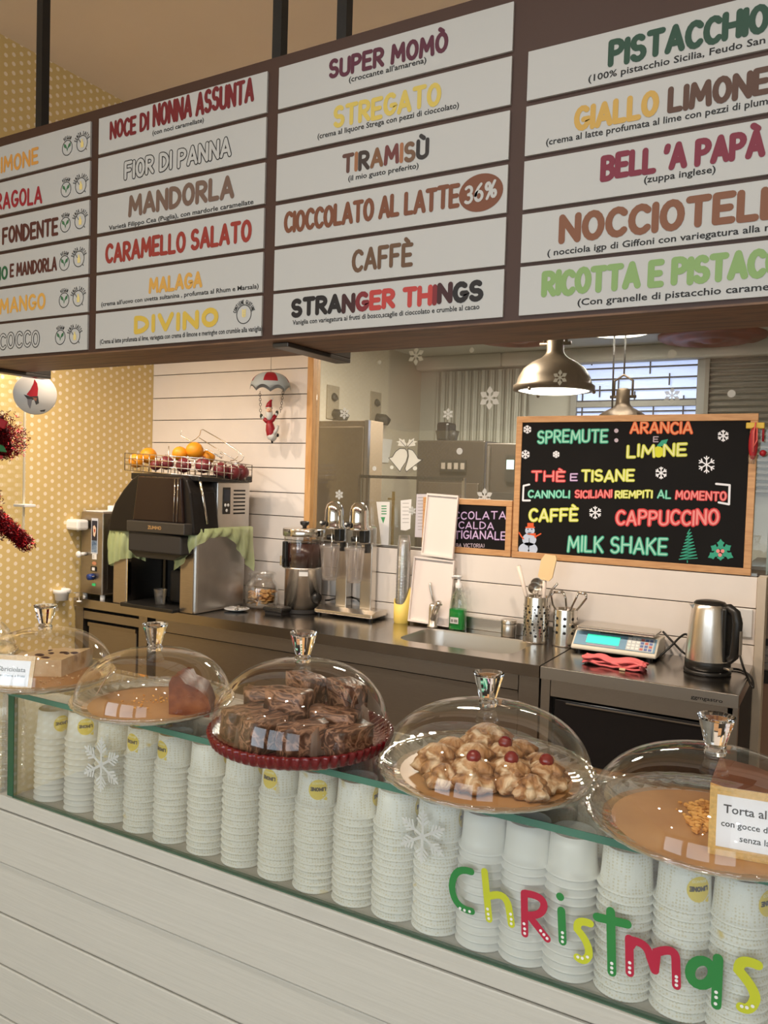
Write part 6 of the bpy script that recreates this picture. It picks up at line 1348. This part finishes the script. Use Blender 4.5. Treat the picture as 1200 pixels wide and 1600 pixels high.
for k, (x, wd, h_, cl_, lab) in enumerate([(-.28, .05, .14, WHITE, 'small white bottle on the kitchen bench, first past the post'), (-.2, .07, .10, BLACKM, 'small black pot on the kitchen bench past the post'), (-.08, .09, .17, STEEL, 'steel canister on the kitchen bench past the post')]):
    o = MB().lathe([(1e-4, 0), (wd / 2, 0), (wd / 2, h_ * .7), (wd * .3, h_ * .8), (wd * .3, h_), (1e-4, h_)], n=20).build('canister', cl_, None, (.25 + x, 4.28, 1.18)); tag(o, lab, 'container')
# ================================================================== HANGING DECORATIONS
YO = 3.08; oc = gy(423, 590, YO); th_ = math.atan2(-oc.x, oc.y); S = .00309
sa = thing('parachute_ornament', 'tin Santa ornament hanging under a red and white parachute', 'ornament', tuple(oc), th_)
def L2(px, py, y=0.0): return ((px - 423) * S, y, (590 - py) * S)
RED2 = mat('tin_red', srgb(150, 22, 36), .4); TINW = mat('tin_white', srgb(206, 205, 200), .45); TING = mat('tin_grey', srgb(170, 178, 180), .45); MIT = mat('tin_dark_green', srgb(58, 62, 46), .5)
m = MB(); nn = 64; vs = []; R_ = 31 * S
for i in range(nn):
    a = 2 * PI * i / nn; sc2 = abs(math.sin(4 * a))
    for j in range(9):
        v = j / 8; r_ = R_ * math.sin(v * PI / 2) ** .85; z = 8 * S - 27 * S * v ** 2.0 + (0 if j < 8 else 5 * S * sc2) + (0 if j < 7 else 1.0 * S * sc2)
        vs.append((r_ * math.cos(a), r_ * .8 * math.sin(a), z))
fr = [(i * 9 + j, ((i + 1) % nn) * 9 + j, ((i + 1) % nn) * 9 + j + 1, i * 9 + j + 1) for i in range(nn) for j in range(8)]
for idx, f in enumerate(fr):
    i, j = idx // 8, idx % 8; seg8 = int((i + 4) / 8) % 8
    m.f.append(f); m.m.append(1 if seg8 % 2 == 0 and j < 6 else 0); m.s.append(True)
m.v = vs; o = m.build('parachute', [TING, RED2], sa, fixn=False); o.rotation_euler = (0, 0, 0); md = o.modifiers.new('t', 'SOLIDIFY'); md.thickness = .0015
MB().tube([L2(423, 584), (0, 0, 2.44 - oc.z)], .0011, 6).build('thread', mat('thread', srgb(150, 140, 130), .7), sa)
for pts in ([(407, 612), (408, 628), (409, 649)], [(443, 606), (441, 625), (439, 643)]):
    m = MB(); n = 9
    for k in range(n):
        t_ = k / n; a, b = (pts[0], pts[1]) if t_ < .5 else (pts[1], pts[2]); u = (t_ * 2) % 1
        x = a[0] + (b[0] - a[0]) * u; y = a[1] + (b[1] - a[1]) * u
        ring_ = [((x - 423) * S + (.0048 * math.cos(q) if k % 2 else 0), (0 if k % 2 else .0048 * math.cos(q)), (590 - y) * S + .0075 * math.sin(q) - .006) for q in [2 * PI * s / 10 for s in range(10)]]
        m.tube(ring_, .0012, 5, closed=True)
    o = m.build('chain', mat('dark_chain', srgb(60, 50, 42), .4, .7), sa, fixn=False); o['kind'] = 'stuff'
m = MB().lathe([(1e-4, -.072), (.016, -.07), (.021, -.055), (.023, -.03), (.019, -.008), (.012, .012), (1e-4, .016)], n=24); m.xf(Matrix.Translation(L2(423, 660.5)) @ Matrix.Rotation(-.15, 4, 'Y') @ Matrix.Scale(1.1, 4, (0, 0, 1))); m.build('red_coat', RED2, sa)
m = MB().lathe([(1e-4, -.02), (.019, -.018), (.024, .0), (.022, .012), (1e-4, .014)], n=20, wob=lambda a, r, z: 1 + .06 * math.cos(5 * a)); m.xf(Matrix.Translation(L2(427, 681)) @ Matrix.Rotation(.5, 4, 'Y')); m.build('white_hem', TINW, sa)
MB().tube([L2(430, 678, -.012), L2(434, 670, -.016), L2(436, 664, -.012)], [.010, .009, .006], 10).build('white_trim', TINW, sa)
m = MB().sphere(L2(422, 647, -.008), .019, 16, sc=(.9, .75, 1.55)); m.build('beard', TINW, sa); MB().sphere(L2(422, 641, -.014), .0145, 14, sc=(.95, .8, 1)).build('face', mat('tin_skin', srgb(226, 190, 160), .5), sa)
MB().sphere(L2(422, 642.5, -.027), .004, 8).build('nose', mat('tin_nose', srgb(205, 130, 110), .5), sa)
for x in (-.005, .005): p = L2(422, 640, -.0265); MB().sphere((p[0] + x, p[1], p[2]), .0016, 6).build('eye', INK, sa)
m = MB(); m.tube([L2(421, 637), L2(422, 631), L2(424, 626), L2(426, 624)], [.0165, .013, .006, .003], 14); m.build('red_hat', RED2, sa); MB().tube([L2(416.5, 637.5, -.006), L2(421, 637.5, -.018), L2(426.5, 637.5, -.006)], .0042, 8).build('hat_brim', TINW, sa); MB().sphere(L2(426, 623), .0055, 10).build('hat_bobble', TINW, sa)
for a_, b_, c2 in (((418, 657), (414, 654), (410, 650)), ((428, 654), (432, 648), (434, 644))):
    MB().tube([L2(423, 659.5), L2(*a_), L2(*b_)], [.012, .0115, .009], 10).build('sleeve', RED2, sa); MB().sphere(L2(b_[0] + (c2[0] - b_[0]) * .4, b_[1] + (c2[1] - b_[1]) * .4), .009, 10).build('cuff', TINW, sa); MB().sphere(L2(*c2), .0095, 10, sc=(.8, .8, 1.2)).build('mitten', MIT, sa)
MB().tube([L2(427, 684), L2(428, 692)], [.006, .0045], 8).build('boot', BLACK, sa); MB().sphere(L2(436, 679, -.006), .008, 10, sc=(.8, .8, 1.1)).build('boot', BLACK, sa)
# round gnome ornament
YG = 1.93; g0 = gy(55, 616, YG); gn = thing('round_ornament', 'round white ornament painted with a red hatted bird under the bracket', 'ornament', tuple(g0), math.atan2(-g0.x, g0.y)); SG_ = (gy(77, 615, YG) - gy(33, 615, YG)).length / 44 * .90
m = MB().lathe([(1e-4, -.003), (22.5 * SG_, -.003), (23 * SG_, 0), (22.5 * SG_, .003), (1e-4, .003)], n=48); m.xf(Matrix.Rotation(PI / 2, 4, 'X')); m.build('disc', mat('ornament_white', srgb(196, 192, 184), .4), gn, fixn=True)
def GPp(ps): return [((x - 55) * SG_, (616 - y) * SG_) for x, y in ps]
def gpoly(name, ps, colm, d=0): q = MB(); q.poly([(u, -.0035 - d, v) for u, v in GPp(ps)]); q.build(name, colm, gn, fixn=False)
gpoly('red_hat', [(54, 599), (57, 604), (58, 610), (57.5, 618), (50, 619), (46, 617), (50, 611), (53, 604)], REDP); gpoly('dark_brim', [(43, 617), (50, 619), (58, 618), (59, 626), (56, 628), (54, 622), (50, 624), (47, 622)], BLACKM, .0003); gpoly('grey_beak', [(47, 622), (52, 622), (51, 628), (50, 633), (47.5, 628)], mat('slate_grey', srgb(92, 90, 92), .5), .0005); gpoly('foot_marks', [(60, 634), (66, 632.5), (65, 635), (61, 635.5)], BLACKM)
gpoly('brown_wing', [(52, 620), (57, 620), (56, 624)], mat('wing_brown', srgb(130, 80, 60), .5), .0006)
MB().tube([(0, 0, 17 * SG_), (-.003, 0, 24 * SG_), (0, 0, 32 * SG_), (.003, 0, 24 * SG_), (.001, 0, 17 * SG_)], .0012, 6).build('hook_loop', mat('brass_loop', srgb(150, 110, 70), .3, .8), gn)
MB().tube([(0, 0, 31 * SG_), (0, 0, (1.872 - g0.z))], .0015, 6).build('hook', STEEL, gn)
# red tinsel figure
YT_ = 1.75; t0 = gy(0, 740, YT_); ti = thing('tinsel_figure', 'dark red tinsel figure with green and red bow at the left edge', 'decoration', tuple(t0), math.atan2(-t0.x, t0.y)); ST = (gy(40, 740, YT_) - gy(0, 740, YT_)).length / 40 * .86
def TL(px, py, y=0): return Vector((px * ST, y, (740 - py) * ST))
TIN1 = mat('tinsel_dark_red', srgb(92, 6, 14), .32, .5); TIN2 = mat('tinsel_bright_red', srgb(190, 24, 34), .25, .6)
caps = [((-45, 698), (6, 690), 26), ((-10, 704), (11, 702), 23), ((-40, 735), (-14, 775), 22), ((-24, 775), (-12, 812), 22), ((-5, 790), (30, 824), 11), ((-20, 810), (-32, 850), 14)]
rg = random.Random(11); m = MB()
for a, b, r_ in caps: m.tube([TL(*a), TL((a[0] + b[0]) / 2, (a[1] + b[1]) / 2), TL(*b)], r_ * ST * .72, 10)
m.build('padded_core', mat('tinsel_core', srgb(60, 4, 10), .9, spec=.1), ti)
m = MB()
for k in range(12000):
    a, b, r_ = rg.choice(caps); u = rg.random(); d = Vector((rg.gauss(0, 1), rg.gauss(0, 1), rg.gauss(0, 1))).normalized()
    p = TL(a[0] + (b[0] - a[0]) * u, a[1] + (b[1] - a[1]) * u) + d * (r_ * ST * rg.uniform(.70, 1.0)); e1 = Vector((rg.gauss(0, 1), rg.gauss(0, 1), rg.gauss(0, 1))).normalized(); e2 = e1.orthogonal().normalized()
    L_, w2 = rg.uniform(.003, .0065), rg.uniform(.0009, .0019)
    m.add([p - e1 * L_ - e2 * w2, p + e1 * L_ - e2 * w2, p + e1 * L_ + e2 * w2, p - e1 * L_ + e2 * w2], [(0, 1, 2, 3)], 0 if rg.random() < .72 else 1)
o = m.build('tinsel', [TIN1, TIN2], ti, fixn=False); o['kind'] = 'stuff'
m = MB().box(-.030, .012, -.010, .008, -.012, .018); m.xf(Matrix.Translation(TL(2, 684, -26 * ST)) @ Matrix.Rotation(.35, 4, 'Y')); m.build('red_bow', REDP, ti, bevel=.004)
m = MB().prism([(-.03, -.006), (.012, -.010), (.002, .012), (-.02, .02)], 'y', -.006, .004); m.xf(Matrix.Translation(TL(3, 712, -24 * ST))); m.build('green_bow', GREENP, ti, bevel=.003)
m = MB().box(-.03, .008, -.006, .004, -.006, .006); m.xf(Matrix.Translation(TL(0, 721, -24 * ST))); m.build('red_band', REDP, ti, bevel=.002)
MB().tube([TL(-10, 680), (TL(-10, 680).x, 0, 1.872 - t0.z)], .001, 6).build('thread', mat('thread', srgb(150, 140, 130), .7), ti)
# clear acrylic screen at the left
e = gy(37, 700, 1.95); sc3 = thing('acrylic_screen', 'clear acrylic screen hanging under the board at the left edge', 'screen', (e.x, 1.95, 1.2))
AC = clear_mat('acrylic', (.96, .96, .93), .05, .5, .02, .3, haze=.05, hazecol=srgb(230, 215, 170))
MB().box(-.55, 0, 0, .006, .06, .672).build('sheet', AC, sc3); MB().box(-.0022, .0022, -.001, .007, .06, .672).build('bright_edge', mat('acrylic_edge', srgb(236, 226, 200), .3), sc3)
MB().box(-.03, .035, -.02, .03, .19, .2).build('support_clip', WHITE, sc3, bevel=.002)
# ================================================================== CEILING SPOT HOUSINGS
SPW = ['over the cream machine', 'over the juicer', 'over the chocolate dispenser', 'over the sink', 'over the shop scale', 'over the crumble pie', 'over the brownies', 'over the chocolate cake', 'over the counter right end', 'over the shop floor left', 'over the shop floor middle', 'over the shop floor right']
for k, (sx, sy_, pw, cc) in enumerate(SPOTS):
    back = sy_ > 1.5; z = 2.42 if back else SPOT_Z
    t = thing('spot_lamp', ('black spot lamp on the back of the menu board ' if back else 'black ceiling spot lamp on a short stem ') + SPW[k], 'lamp', (sx, sy_, z), 0, 'black spot lamps')
    MB().lathe([(.055, -.03), (.057, 0.0), (.057, .10), (.05, .11), (1e-4, .11)], n=24).build('housing', BLACKM, t)
    MB().lathe([(.045, .002), (1e-4, .002)], n=20).build('lens', LIT, t)
    MB().tube([(0, 0, .11), (0, 0, ZC - z)] if not back else [(0, -.05, .06), (0, 1.826 - sy_, .06)], .008, 8).build('stem', BLACKM, t)
